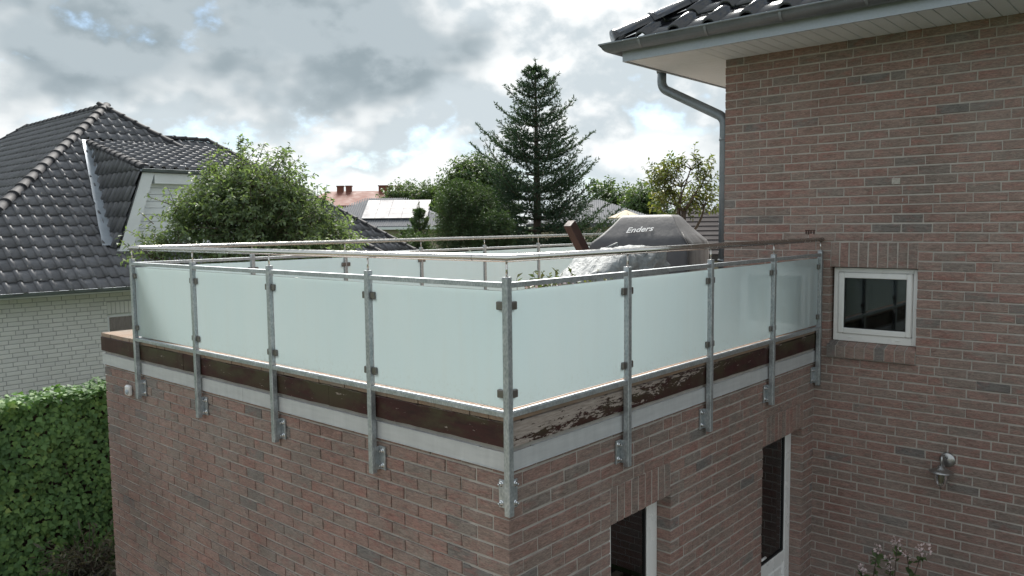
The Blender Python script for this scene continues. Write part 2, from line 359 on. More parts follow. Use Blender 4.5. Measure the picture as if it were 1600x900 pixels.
class MB:
    def __init__(s): s.v = []; s.f = []; s.sm = []
    def add(s, vs, fs, smooth=False):
        k = len(s.v); s.v += [tuple(v) for v in vs]; s.f += [tuple(i+k for i in f) for f in fs]; s.sm += [smooth]*len(fs); return s
    def box(s, a, b, m=None, bev=0.0):
        x0, y0, z0 = a; x1, y1, z1 = b
        x0, x1 = min(x0, x1), max(x0, x1); y0, y1 = min(y0, y1), max(y0, y1); z0, z1 = min(z0, z1), max(z0, z1)
        if bev > 0:
            vs = []; idx = {}
            for ix, x in enumerate((x0, x1)):
                for iy, y in enumerate((y0, y1)):
                    for iz, z in enumerate((z0, z1)):
                        dx, dy, dz = (bev if ix == 0 else -bev), (bev if iy == 0 else -bev), (bev if iz == 0 else -bev)
                        idx[(ix, iy, iz)] = len(vs)
                        vs += [Vector((x, y+dy, z+dz)), Vector((x+dx, y, z+dz)), Vector((x+dx, y+dy, z))]
            g = lambda ix, iy, iz, k: idx[(ix, iy, iz)]+k
            fs = [(g(0,0,0,0), g(0,0,1,0), g(0,1,1,0), g(0,1,0,0)), (g(1,0,0,0), g(1,1,0,0), g(1,1,1,0), g(1,0,1,0)),
                  (g(0,0,0,1), g(1,0,0,1), g(1,0,1,1), g(0,0,1,1)), (g(0,1,0,1), g(0,1,1,1), g(1,1,1,1), g(1,1,0,1)),
                  (g(0,0,0,2), g(0,1,0,2), g(1,1,0,2), g(1,0,0,2)), (g(0,0,1,2), g(1,0,1,2), g(1,1,1,2), g(0,1,1,2))]
            for iy in (0, 1):
                for iz in (0, 1): fs.append((g(0,iy,iz,1), g(1,iy,iz,1), g(1,iy,iz,2), g(0,iy,iz,2)))
            for ix in (0, 1):
                for iz in (0, 1): fs.append((g(ix,0,iz,0), g(ix,1,iz,0), g(ix,1,iz,2), g(ix,0,iz,2)))
                for iy in (0, 1): fs.append((g(ix,iy,0,0), g(ix,iy,1,0), g(ix,iy,1,1), g(ix,iy,0,1)))
            for k in idx: fs.append((g(*k,0), g(*k,1), g(*k,2)))
        else:
            vs = [Vector(p) for p in ((x0,y0,z0),(x1,y0,z0),(x1,y1,z0),(x0,y1,z0),(x0,y0,z1),(x1,y0,z1),(x1,y1,z1),(x0,y1,z1))]
            fs = [(0,3,2,1),(4,5,6,7),(0,1,5,4),(1,2,6,5),(2,3,7,6),(3,0,4,7)]
        if m is not None: vs = [m @ v for v in vs]
        return s.add(vs, fs)
    def tube(s, pts, rad, n=12, caps=True, smooth=True):
        pts = [Vector(p) for p in pts]; rads = rad if isinstance(rad, (list, tuple)) else [rad]*len(pts)
        vs = []; ref = None
        for i, p in enumerate(pts):
            a = (p-pts[i-1]).normalized() if i > 0 else None; b = (pts[i+1]-p).normalized() if i < len(pts)-1 else None
            t = (a or b) if (a is None or b is None) else (a+b).normalized()
            if ref is None:
                ref = Vector((0, 0, 1)) if abs(t.z) < 0.9 else Vector((1, 0, 0))
            x = t.cross(ref).normalized(); y = x.cross(t).normalized(); ref = y
            k = 1.0
            if a is not None and b is not None:
                c = max(0.35, a.dot(t)); k = 1.0/c
                nrm = (a-b); nrm = nrm-t*nrm.dot(t)
            for j in range(n):
                an = 2*math.pi*j/n; o = x*math.cos(an)+y*math.sin(an)
                if k > 1.001 and nrm.length > 1e-6:
                    nn = nrm.normalized(); o = o+nn*(o.dot(nn))*(k-1)
                vs.append(p+o*rads[i])
        fs = []
        for i in range(len(pts)-1):
            for j in range(n): fs.append((i*n+j, i*n+(j+1) % n, (i+1)*n+(j+1) % n, (i+1)*n+j))
        s.add(vs, fs, smooth)
        if caps:
            m = len(s.v)-len(vs)
            s.f.append(tuple(m+j for j in reversed(range(n)))); s.sm.append(False)
            s.f.append(tuple(m+(len(pts)-1)*n+j for j in range(n))); s.sm.append(False)
        return s
    def lathe(s, prof, c, n=20, m=None):
        vs = []; fs = []
        for r, z in prof:
            for j in range(n):
                a = 2*math.pi*j/n; vs.append(Vector((r*math.cos(a), r*math.sin(a), z)))
        for i in range(len(prof)-1):
            for j in range(n): fs.append((i*n+j, i*n+(j+1) % n, (i+1)*n+(j+1) % n, (i+1)*n+j))
        vs = [(m @ v if m else v)+Vector(c) for v in vs]
        return s.add(vs, fs, True)
    def mesh(s, name, mat):
        me = bpy.data.meshes.new(name); me.from_pydata(s.v, [], s.f)
        me.polygons.foreach_set('use_smooth', s.sm); me.materials.append(MATS[mat]); me.update(); return me
    def build(s, name, mat, parent=None, wm=I4): return meshobj(name, s.mesh(name, mat), parent, wm)

def poly_prism(mb, pts, d):
    """closed polygon pts extruded by vector d"""
    pts = [Vector(p) for p in pts]; d = Vector(d); n = len(pts)
    mb.add(pts+[p+d for p in pts], [tuple(reversed(range(n))), tuple(range(n, 2*n))]+[(i, (i+1) % n, n+(i+1) % n, n+i) for i in range(n)])
    return mb

# ------------------------------------------------------------------ brickwork
CH = 0.08333; Z0 = 0.0553-CH               # course height and grid
BRICK_ME = {}
def brick_verts(w, h, d, seed=0, rough=0.0024):
    rr = random.Random(seed); c = 0.0035
    j = lambda: rr.uniform(-rough, rough)
    vs = []
    for (sx, sz) in ((-1, -1), (1, -1), (1, 1), (-1, 1)): vs.append((sx*w/2+j()*0.5, d, sz*h/2+j()*0.5))
    for k in range(4): vs.append((vs[k][0]+j(), c+j()*0.4, vs[k][2]+j()))
    for (sx, sz) in ((-1, -1), (1, -1), (1, 1), (-1, 1)): vs.append((sx*(w/2-c)+j(), j()*0.7, sz*(h/2-c)+j()))
    fs = [(8, 9, 10, 11)]
    for a in range(4):
        b = (a+1) % 4; fs.append((4+a, 4+b, 8+b, 8+a)); fs.append((a, b, 4+b, 4+a))
    return [Vector(v) for v in vs], fs
def brick_mesh(w, h, d, mat, var):
    k = (round(w, 3), round(h, 3), round(d, 3), mat, var)
    if k not in BRICK_ME:
        mb = MB(); mb.add(*brick_verts(w, h, d, hash(k) % 9999)); BRICK_ME[k] = mb.mesh('brick', mat)
    return BRICK_ME[k]
def wall_frame(u, inward): return Matrix(((u.x, inward.x, 0), (u.y, inward.y, 0), (u.z, inward.z, 1)))
def place_bricks(specs, wall, mat, keep=300, stuffname='brick_field', jit=0.0013):
    """specs: (pos, rot3, w, h, d); the largest in the photograph become objects, the rest one mesh"""
    rr = random.Random(3); sc = []
    for i, (p, rot, w, h, d) in enumerate(specs):
        x, y, z = project(p); inside = -30 < x < 1630 and -15 < y < 915 and z > 0
        nrm = -(rot @ Vector((0, 1, 0))); v = (CAM-Vector(p)).normalized(); sc.append(((w*h/(z*z)*max(0.0, nrm.dot(v)))*F_PX**2 if inside else 0.0, i))
    order = [i for s_, i in sorted(sc, reverse=True)]
    top = set(order[:keep]); rest = MB()
    for i, (p, rot, w, h, d) in enumerate(specs):
        n = rot @ Vector((0, 1, 0)); q = Vector(p)+n*rr.uniform(-jit, jit)+Vector((0, 0, rr.uniform(-.001, .001)))
        wm = Matrix.Translation(q) @ (rot @ Matrix.Rotation(rr.uniform(-.0035, .0035), 3, 'Y')).to_4x4()
        if i in top:
            meshobj('brick', brick_mesh(w, h, d, mat, rr.randrange(4)), wall, wm)
        else:
            vs, fs = brick_verts(w, h, d, rr.randrange(99999)); rest.add([wm @ v for v in vs], fs)
    if rest.v: tag(rest.build(stuffname, mat, wall), kind='stuff')
def course_specs(length, z_lo, z_hi, holes=(), bw=0.24, hw=0.115, joint=0.010, bh=0.0715, seed=1, startf=None, endcut=True, z0=Z0, header_p=0.11):
    """running bond with stray headers along 0..length; holes (a, b, z0, z1) are left free. -> (centre, zc, w, edge flag)"""
    rr = random.Random(seed); out = []; prev = []
    i0 = int(math.floor((z_lo-z0)/CH)); i1 = int(math.ceil((z_hi-z0)/CH))
    for i in range(i0, i1):
        zc = z0+(i+0.5)*CH
        if zc-bh/2 < z_lo-0.045 or zc+bh/2 > z_hi+0.045: continue
        segs = [(0.0, length)]
        for (a, b, c, d) in holes:
            if zc > c and zc < d:
                ns = []
                for (s0, s1) in segs:
                    if b <= s0 or a >= s1: ns.append((s0, s1)); continue
                    if a > s0: ns.append((s0, a))
                    if b < s1: ns.append((b, s1))
                segs = ns
        joints = []
        for (s0, s1) in segs:
            st = (startf(i) if (startf and s0 == 0.0) else (hw if (i % 2 == 0) else bw*0.78))
            x = s0; k = 0
            while x < s1-0.02:
                w = st if k == 0 else (hw if rr.random() < header_p else bw)
                if k > 0 and any(abs(x+w+joint/2-j) < 0.022 for j in prev):
                    w = bw if w == hw else (hw if rr.random() < 0.6 else bw*0.78)
                if x+w > s1-0.06: w = s1-x
                out.append((x+w/2, zc, w, (k == 0 or x+w > s1-0.03))); x += w+joint; joints.append(x-joint/2); k += 1
        prev = joints
    return out

# ================================================================== SETTING
def struct(o): o['kind'] = 'structure'; return o
g = MB(); S_ = 1500
g.add([(-S_, -S_, -0.02), (S_, -S_, -0.02), (S_, S_, -0.02), (-S_, S_, -0.02)], [(0, 1, 2, 3)])
struct(g.build('ground', 'grass'))
pv = MB(); pv.box((-9, -9, -0.015), (4.3, 6.55, -0.004)); pave = struct(pv.build('pavement', 'soil'))
PAV = MB(); PAV.box((-0.1, -0.05, -0.03), (0.1, 0.05, 0.035), None, 0.006); pav_me = PAV.mesh('paver', 'paver')
pcount = 0; prest = MB(); pl = []
for iy in range(-26, 64):
    for ix in range(-28, 22):
        x = ix*0.206+(0.103 if iy % 2 else 0); y = 0.05+iy*0.105
        if (x > -0.13 and -0.06 < y < 5.5): continue
        if y > 6.45 or x > 4.2: continue
        q = project((x, y, 0)); pl.append((q[1] < 960 and -60 < q[0] < 1700, x, y))
for vis, x, y in pl:
    wm = Matrix.Translation((x, y, rng.uniform(-.003, .003))) @ Matrix.Rotation(rng.uniform(-.02, .02), 4, 'Z')
    if vis and pcount < 290: meshobj('paver', pav_me, pave, wm); pcount += 1
    else: prest.add([wm @ Vector(v) for v in PAV.v], PAV.f)
tag(prest.build('paver_field', 'paver', pave), kind='stuff')
for k in range(12):
    kb = MB(); kb.box((-3.2+k*0.502, 6.50, -0.05), (-3.2+k*0.502+0.495, 6.56, 0.07), None, 0.006); kb.build('edging_stone', 'brick_red', pave)

# ================================================================== BRICK ANNEX with roof terrace
AW = 0.012                                    # brick face lies a little behind the metal trim
annex = thing('brick_annex', (2.2, 2.7, 0), 'flat-roofed brown brick annex carrying the glass railed terrace', 'annex')
D1 = (0.98, 1.735, 2.07); D2 = (3.27, 4.155, 2.07)      # door openings: x0, x1, head
M_ = AW+0.005
core = MB()
core.box((M_+0.005, M_+0.3, -0.05), (M_+0.3, 5.40, 2.86))                            # left wall
for a, b in ((M_, D1[0]-0.005), (D1[1]+0.005, D2[0]-0.005), (D2[1]+0.005, 4.45)): core.box((a, M_, -0.05), (b, M_+0.3, 2.07))
core.box((M_, M_, 2.075), (4.45, M_+0.3, 2.86))
core.box((M_+0.3, 5.1, -0.05), (9.0, 5.40, 2.86))
core.box((8.7, 0.97, -0.05), (9.0, 5.1, 2.86))
wall_a = core.build('wall', 'mortar', annex)
fl = MB(); fl.box((M_+0.3, M_+0.3, -0.02), (8.7, 5.1, 0.01)); fl.build('floor', 'room_dark', annex)
specs = []
ZTOP = 2.70
rotL = wall_frame(Vector((0, -1, 0)), Vector((1, 0, 0))); rotR = wall_frame(Vector((1, 0, 0)), Vector((0, 1, 0)))
# left wall measured from the near corner; alternate courses give the corner to one wall or the other
for s, zc, w, e in course_specs(5.40, 0, ZTOP, seed=11, startf=lambda i: 0.24 if i % 2 else 0.115):
    course = round((zc-Z0)/CH-0.5)
    if s-w/2 < 0.001 and course % 2 == 0: continue                              # header shown by the other wall's stretcher
    specs.append(((AW, AW+s, zc), rotL, w, 0.0715, 0.114 if s-w/2 < 0.001 else 0.05))
holes = [(D1[0]-AW, D1[1]-AW, -1, 2.07+0.24+0.012), (D2[0]-AW, D2[1]-AW, -1, 2.07+0.24+0.012)]
for s, zc, w, e in course_specs(4.395, 0, ZTOP, holes, seed=5, startf=lambda i: 0.115 if i % 2 else 0.24):
    course = round((zc-Z0)/CH-0.5)
    if s-w/2 < 0.001 and course % 2 == 1: continue
    specs.append(((AW+s, AW, zc), rotR, w, 0.0715, 0.114))
for (a, b, zt) in (D1, D2):
    n = int(round((b-a)/0.0833)); st = (b-a)/n
    for k in range(n): specs.append(((a+(k+0.5)*st, AW, zt+0.12), rotR, st-0.014, 0.24, 0.108))
place_bricks(specs, wall_a, 'brick_red', 300)

# doors in the right-hand wall
def make_door(x0, x1, kind):
    dy = 0.125; zt = 2.205 if kind == 'glass' else 2.15
    d = MB()                                                     # outer frame
    for (a, b) in ((x0, x0+0.06), (x1-0.06, x1)): d.box((a, dy, 0.03), (b, dy+0.07, zt))
    d.box((x0+0.06, dy, zt-0.06), (x1-0.06, dy+0.07, zt)); d.box((x0+0.06, dy, 0.03), (x1-0.06, dy+0.07, 0.08))
    door = d.build('door', 'white_pvc', annex)
    a, b = x0+0.064, x1-0.064; y0 = dy-0.014; zb = 1.0 if kind == 'panel' else 0.10
    s = MB()
    for (p, q) in ((a, a+0.085), (b-0.085, b)): s.box((p, y0, 0.085), (q, y0+0.07, zt-0.065), None, 0.006)
    s.box((a+0.085, y0, zt-0.15), (b-0.085, y0+0.07, zt-0.065), None, 0.006); s.box((a+0.085, y0, 0.085), (b-0.085, y0+0.07, 0.17), None, 0.006)
    if kind == 'panel': s.box((a+0.085, y0, 0.80), (b-0.085, y0+0.07, 0.90), None, 0.006)
    s.build('sash', 'white_pvc', door)
    gl0 = 0.90 if kind == 'panel' else 0.17
    gk = MB()
    for (p, q) in ((a+0.085, a+0.097), (b-0.097, b-0.085)): gk.box((p, y0+0.012, gl0), (q, y0+0.05, zt-0.15))
    gk.box((a+0.097, y0+0.012, gl0), (b-0.097, y0+0.05, gl0+0.012)); gk.box((a+0.097, y0+0.012, zt-0.162), (b-0.097, y0+0.05, zt-0.15)); gk.build('gasket', 'black_rubber', door)
    p = MB(); p.box((a+0.09, y0+0.024, gl0+0.005), (b-0.09, y0+0.044, zt-0.155)); p.build('pane', 'window_glass', door)
    if kind == 'panel':
        q = MB(); q.box((a+0.085, y0+0.02, 0.17), (b-0.085, y0+0.05, 0.80)); q.box((a+0.125, y0+0.008, 0.21), (b-0.125, y0+0.03, 0.76), None, 0.01); q.build('panel', 'white_pvc', door)
        h = MB(); h.lathe([(0.0, 0.03), (0.022, 0.028), (0.024, 0.0)], (a+0.045, y0-0.0, 1.02), 12, Matrix.Rotation(R(90), 4, 'X')); h.tube([(a+0.045, y0-0.028, 1.02), (a+0.045, y0-0.05, 1.02), (a+0.13, y0-0.05, 1.02)], 0.011, 10); h.build('handle', 'white_pvc', door)
        for k in range(5):
            xs = a+0.13+k*0.11; c = MB()
            c.box((xs, y0+0.12, 0.1), (xs+0.012, y0+0.13, zt-0.1)); c.build('curtain_cord', 'flashing', door)
    else:
        h = MB(); h.tube([(b-0.13, y0+0.10, 1.16), (b-0.13, y0+0.135, 1.17), (b-0.13, y0+0.135, 1.33), (b-0.13, y0+0.10, 1.34)], 0.012, 10); h.build('handle', 'flashing', door)
    t = MB(); t.box((x0, AW+0.02, -0.01), (x1, dy+0.07, 0.03)); t.build('threshold', 'concrete', door)
    return door
make_door(D1[0]+0.004, D1[1]-0.004, 'glass'); make_door(D2[0]+0.004, D2[1]-0.004, 'panel')

# metal trim: long lengths with sheet joints, bent cover at the corner
def trim_piece(a, b, run):
    mb = MB(); zb, zt = 2.664, 2.768
    if run == 'L':
        mb.box((0.0, a, zb), (0.006, b, zt)); mb.box((-0.004, a, zb), (0.0, b, zb+0.005)); mb.box((-0.003, a, zt-0.004), (0.02, b, zt+0.001))
    else:
        mb.box((a, 0.0, zb), (b, 0.006, zt)); mb.box((a, -0.004, zb), (b, 0.0, zb+0.005)); mb.box((a, -0.003, zt-0.004), (b, 0.02, zt+0.001))
    return mb.build('metal_trim', 'trim_aluminium', annex)
cutsL = [0.213, 2.75, 5.235]
trim_piece(0.215, 2.747, 'L'); trim_piece(2.750, 5.232, 'L'); trim_piece(5.235, 5.425, 'L')
trim_piece(0.205, 2.9, 'R'); trim_piece(2.903, 4.415, 'R')
mc = MB()
for z0_, z1_ in ((2.664, 2.768),):
    mc.box((-0.0015, -0.0015, z0_), (0.0045, 0.2135, z1_)); mc.box((0.0045, -0.0015, z0_), (0.2035, 0.0045, z1_))
    mc.box((-0.0055, -0.0055, z0_), (-0.0015, 0.2135, z0_+0.005)); mc.box((-0.0015, -0.0055, z0_), (0.2035, -0.0015, z0_+0.005))
mc.build('metal_trim', 'trim_aluminium', annex)
gp = MB(); gp.box((0.03, 0.03, 2.70), (4.41, 5.38, 2.80)); gp.box((4.41, 0.975, 2.70), (9.0, 5.38, 2.80)); gp.build('roof_membrane', 'bitumen', annex)

# timber fascia boards, deck boards
def warped_board(p0, p1, z0_, z1_, thick, nrm, mat, seed, name='fascia_board'):
    rr = random.Random(seed); n = 18; p0, p1, nrm = Vector(p0), Vector(p1), Vector(nrm); vs = []; fs = []
    for i in range(n+1):
        p = p0.lerp(p1, i/n); o = rr.uniform(-.002, .002); dz = rr.uniform(-.0035, .0035); dz2 = rr.uniform(-.003, .002)
        for (k, z) in ((o, z0_+dz2), (o+0.001, z1_-0.004+dz), (-0.005, z1_+dz), (-thick, z1_), (-thick, z0_)):
            q = p+nrm*k; vs.append((q.x, q.y, z))
    for i in range(n):
        for j in range(5): fs.append((i*5+j, i*5+(j+1) % 5, (i+1)*5+(j+1) % 5, (i+1)*5+j))
    fs += [(4, 3, 2, 1, 0), tuple(n*5+j for j in range(5))]
    mb = MB(); mb.add(vs, fs); return mb.build(name, mat, annex)
for k, (a, b) in enumerate(((0.006, 1.62), (1.624, 3.70), (3.703, 5.44))): warped_board((-0.002, a, 0), (-0.002, b, 0), 2.797, 2.933, 0.028, (-1, 0, 0), 'fascia_paint', k)
for k, (a, b) in enumerate(((-0.002, 2.3), (2.304, 4.412))): warped_board((a, -0.002, 0), (b, -0.002, 0), 2.797, 2.933, 0.028, (0, -1, 0), 'fascia_peeling', 9+k)
warped_board((0.03, 5.442, 0), (8.9, 5.442, 0), 2.797, 2.933, 0.028, (0, 1, 0), 'fascia_paint', 14)
deck = MB(); deck.box((0.03, 0.03, 2.80), (4.41, 5.41, 2.935)); deck.box((4.41, 0.98, 2.80), (9.0, 5.41, 2.935)); deck = deck.build('deck', 'bitumen', annex)
def deck_board(x0, x1, y0, y1):
    """grooved board along X: ridges across the width so its ends show teeth"""
    mb = MB(); prof = []; n = 6; w = (y1-y0)/n; zt = 2.972
    for k in range(n): prof += [(y0+k*w, zt), (y0+k*w+w*0.62, zt), (y0+k*w+w*0.68, zt-0.004), (y0+k*w+w*0.94, zt-0.004)]
    prof += [(y1, zt), (y1, 2.937), (y0, 2.937)]
    vs = [(x0, y, z) for y, z in prof]+[(x1, y, z) for y, z in prof]; m = len(prof)
    mb.add(vs, [tuple(range(m)), tuple(reversed(range(m, 2*m)))]+[(i, m+i, m+(i+1) % m, (i+1) % m) for i in range(m)])
    return mb.build('deck_board', 'deck_wood', deck)
y = 0.004; k = 0
while y < 5.40:
    e = rng.uniform(-0.004, 0.003); x1 = 4.40 if y < 0.98 else 8.95
    deck_board(0.004+e if y > 0.05 else 0.004, x1, y, min(y+0.140, 5.438)); y += 0.145

# ================================================================== RAILING
rail = thing('glass_railing', (-0.03, -0.03, 2.4), 'galvanised terrace railing with frosted glass panels and steel handrail', 'railing')
PX = -0.031; ZPT, ZPB = 3.722, 2.438
FARY = 4.55
hr = MB(); hr.tube([(4.418, PX, 3.824), (PX, PX, 3.824), (PX, FARY, 3.824), (8.6, FARY, 3.824)], 0.0212, 24)
handrail = hr.build('handrail', 'stainless', rail)
for (p, q) in (((PX, 0.205, 3.824), (PX, 0.2085, 3.824)), ((0.21, PX, 3.824), (0.2135, PX, 3.824)), ((PX, 4.34, 3.824), (PX, 4.3435, 3.824))):
    j = MB(); j.tube([p, q], 0.0216, 24); j.build('handrail_joint', 'clamp_steel', handrail)
POST = MB(); POST.box((-0.02, -0.02, 0), (0.02, 0.02, 1), None, 0.003)
def post_mesh(h):
    mb = MB(); mb.box((-0.02, -0.02, 0), (0.02, 0.02, h), None, 0.0035); return mb.mesh('post', 'galvanised')
pm_long, pm_short = post_mesh(ZPT-ZPB), post_mesh(ZPT-2.98)
def bolt(p, axis, parent):
    m = Vector(axis).to_track_quat('Z', 'Y').to_matrix().to_4x4(); b = MB()
    b.lathe([(0.0, 0.026), (0.0055, 0.026), (0.006, 0.024), (0.006, 0.0)], p, 10, m); b.lathe([(0.0, 0.0115), (0.012, 0.0115), (0.0125, 0.010), (0.0125, 0.0)], p, 6, m)
    b.lathe([(0.0, 0.003), (0.017, 0.003), (0.017, 0.0)], p, 12, m)
    return b.build('bolt', 'bolt_steel', parent)
GX = -0.017                                     # glass plane (x for the left run, y for the right run)
def clamp(c, along, parent):
    """pair jaw clip gripping the pane, c at glass edge centre; along = unit vec of the pane"""
    mb = MB()
    if abs(along[1]) > 0.5: mb.box((c[0]-0.022, c[1]-0.026, c[2]-0.022), (c[0]+0.016, c[1]+0.026, c[2]+0.022), None, 0.004)
    else: mb.box((c[0]-0.026, c[1]-0.022, c[2]-0.022), (c[0]+0.026, c[1]+0.016, c[2]+0.022), None, 0.004)
    return mb.build('glass_clamp', 'clamp_steel', parent)
def pin(x, y, parent):
    m = MB(); m.tube([(x, y, ZPT-0.002), (x, y, 3.806)], 0.006, 10); m.lathe([(0.0, 0.004), (0.012, 0.004), (0.013, 0.0)], (x, y, ZPT), 12); return m.build('handrail_pin', 'stainless', parent)
def cap(x, y, parent):
    m = MB(); m.box((x-0.019, y-0.019, ZPT-0.001), (x+0.019, y+0.019, ZPT+0.003), None, 0.001); return m.build('post_cap', 'galvanised', parent)
ZC = (3.571, 3.098)
LP = [0.0+PX, 1.128, 2.257, 3.403, FARY]         # posts along the left run
RP = [1.111, 2.216, 3.330, 4.385]                # posts along the right run
FP = [1.17, 2.325, 3.472, 4.612, 5.747, 6.88, 8.0]
posts = []
def add_post(x, y, mesh, z): 
    p = meshobj('post', mesh, rail, Matrix.Translation((x, y, z))); posts.append(p); cap(x, y, p); pin(x, y, p); return p
cp = add_post(PX, PX, pm_long, ZPB)
fl = MB(); fl.box((AW-0.0105, PX+0.019, 2.457), (AW-0.0005, PX+0.107, 2.613), None, 0.002); fl.box((PX+0.018, AW-0.010, 2.457), (PX+0.107, AW-0.0005, 2.613), None, 0.002)
fl.box((PX+0.018, PX+0.018, 2.457), (AW-0.004, AW-0.004, 2.613))
fl.build('mounting_bracket', 'galvanised', cp)
for z in (2.482, 2.590):
    bolt((AW-0.010, PX+0.088, z), (-1, 0, 0), cp); bolt((PX+0.088, AW-0.010, z), (0, -1, 0), cp)
for z in ZC: clamp((GX, 0.018, z), (0, 1, 0), cp); clamp((0.018, GX, z), (1, 0, 0), cp)
for y in LP[1:]:
    p = add_post(PX, y, pm_long, ZPB)
    b = MB()                                     # U bracket on the near side of the post
    b.box((AW-0.006, y-0.082, 2.462), (AW-0.0005, y-0.02, 2.612), None, 0.001); b.box((PX-0.012, y-0.026, 2.462), (AW-0.006, y-0.0205, 2.612), None, 0.001)
    b.box((AW-0.014, y-0.084, 2.462), (AW-0.006, y-0.078, 2.612), None, 0.001)
    b.build('mounting_bracket', 'galvanised', p)
    for z in (2.490, 2.584): bolt((AW-0.006, y-0.050, z), (-1, 0, 0), p)
    for z in ZC:
        clamp((GX, y-0.032, z), (0, 1, 0), p)
        if y < FARY-0.1: clamp((GX, y+0.032, z), (0, 1, 0), p)
for x in RP:
    p = add_post(x, PX, pm_long, ZPB)
    b = MB(); b.box((x-0.082, AW-0.006, 2.462), (x-0.02, AW-0.0005, 2.612), None, 0.001); b.box((x-0.026, PX-0.012, 2.462), (x-0.0205, AW-0.006, 2.612), None, 0.001)
    b.box((x-0.084, AW-0.014, 2.462), (x-0.078, AW-0.006, 2.612), None, 0.001); b.build('mounting_bracket', 'galvanised', p)
    for z in (2.490, 2.584): bolt((x-0.050, AW-0.006, z), (0, -1, 0), p)
    for z in ZC:
        clamp((x-0.032, GX, z), (1, 0, 0), p)
        if x < 4.2: clamp((x+0.032, GX, z), (1, 0, 0), p)
for x in FP:
    p = add_post(x, FARY, pm_short, 2.98)
    b = MB(); b.box((x-0.05, FARY-0.05, 2.9725), (x+0.05, FARY+0.05, 2.982), None, 0.001); b.build('base_plate', 'galvanised', p)
    for z in ZC: clamp((x-0.03, FARY, z), (1, 0, 0), p); clamp((x+0.03, FARY, z), (1, 0, 0), p)
def bars_and_glass(a, b, run):
    for nm, z0_, z1_ in (('top_rail', 3.668, 3.696), ('bottom_rail', 2.976, 3.004)):
        mb = MB()
        if run == 'L': mb.box((PX-0.018, a+0.0205, z0_), (PX+0.018, b-0.0205, z1_), None, 0.002)
        elif run == 'R': mb.box((a+0.0205, PX-0.018, z0_), (b-0.0205, PX+0.018, z1_), None, 0.002)
        else: mb.box((a+0.0205, FARY-0.018, z0_), (b-0.0205, FARY+0.018, z1_), None, 0.002)
        mb.build(nm, 'galvanised', rail)
    mb = MB(); g0 = 0.026
    if run == 'L': mb.box((GX-0.0045, a+g0+(0.012 if a < 0.1 else 0), 3.018), (GX+0.0045, b-g0, 3.650), None, 0.001)
    elif run == 'R': mb.box((a+g0+(0.012 if a < 0.1 else 0), GX-0.0045, 3.018), (b-g0, GX+0.0045, 3.650), None, 0.001)
    else: mb.box((a+g0, FARY-0.0045, 3.018), (b-g0, FARY+0.0045, 3.650), None, 0.001)
    mb.build('glass_panel', 'frosted_glass', rail)
for a, b in zip(LP[:-1], LP[1:]): bars_and_glass(a, b, 'L')
for a, b in zip([PX]+RP[:-1], RP): bars_and_glass(a, b, 'R')
for a, b in zip([PX]+FP[:-1], FP): bars_and_glass(a, b, 'F')

# ================================================================== MAIN HOUSE
MX = 4.42; MY = 0.97
house = thing('brick_house', (6.5, -2.5, 0), 'tall two-storey brown brick house with white soffit and black tiled eave', 'house')
WIN = (-0.867, -0.112, 2.872, 3.567)            # y0, y1, z0, z1
ZS = 5.63
YN = -6.0
hc = MB(); X0 = MX+0.005; X1 = MX+0.34
hc.box((X0, YN, -0.05), (X1, WIN[0]-0.005, ZS+0.02)); hc.box((X0, WIN[1]+0.005, -0.05), (X1, MY-0.005, ZS+0.02))
hc.box((X0, WIN[0]-0.005, -0.05), (X1, WIN[1]+0.005, WIN[2]-0.03)); hc.box((X0, WIN[0]-0.005, WIN[3]+0.005), (X1, WIN[1]+0.005, ZS+0.02))
hc.box((X1, MY-0.34, -0.05), (12.0, MY-0.005, ZS+0.02)); hc.box((X1, YN, -0.05), (12.0, YN+0.3, ZS+0.02)); hc.box((11.7, YN+0.3, -0.05), (12.0, MY-0.34, ZS+0.02))
wall_h = hc.build('wall', 'mortar', house)
specs = []
hole_w = (MY-WIN[1], MY-WIN[0], WIN[2]-0.19, WIN[3]+0.245)
hole_s = (MY-WIN[1]-0.0, MY-WIN[0]+0.0, WIN[2]-0.16, WIN[2])
for s, zc, w, e in course_specs(MY-YN-2.6, 0, ZS, [(MY-WIN[1], MY-WIN[0], WIN[2]-0.145, WIN[3]+0.242)], seed=23):
    near_hole = WIN[0]-0.3 < MY-s < WIN[1]+0.3 and WIN[2]-0.3 < zc < WIN[3]+0.3
    specs.append(((MX, MY-s, zc), rotL, w, 0.0715, 0.11 if (s < 0.3 or near_hole) else 0.05))
n = 9; st = (WIN[1]-WIN[0])/n
for k in range(n): specs.append(((MX, WIN[1]-(k+0.5)*st, WIN[3]+0.118), rotL, st-0.013, 0.228, 0.11))
place_bricks(specs, wall_h, 'brick_red', 300)
# rowlock sill, sloping
for k in range(9):
    w = (WIN[1]-WIN[0]+0.02)/9; yc = WIN[1]+0.012-(k+0.5)*w
    mb = MB(); vs = [(MX-0.032, 2.728), (MX-0.032, 2.836), (MX+0.075, 2.872), (MX+0.075, 2.728)]
    a, b = yc-w/2+0.005, yc+w/2-0.005
    poly_prism(mb, [(x, a, z) for x, z in vs], (0, b-a, 0)); mb.build('brick', 'brick_red', wall_h)
sm = MB(); vs = [(MX-0.027, 2.731), (MX-0.027, 2.832), (MX+0.070, 2.866), (MX+0.070, 2.731)]
poly_prism(sm, [(x, WIN[0]-0.004, z) for x, z in vs], (0, WIN[1]-WIN[0]+0.012, 0)); sm.build('sill_mortar', 'mortar', house)
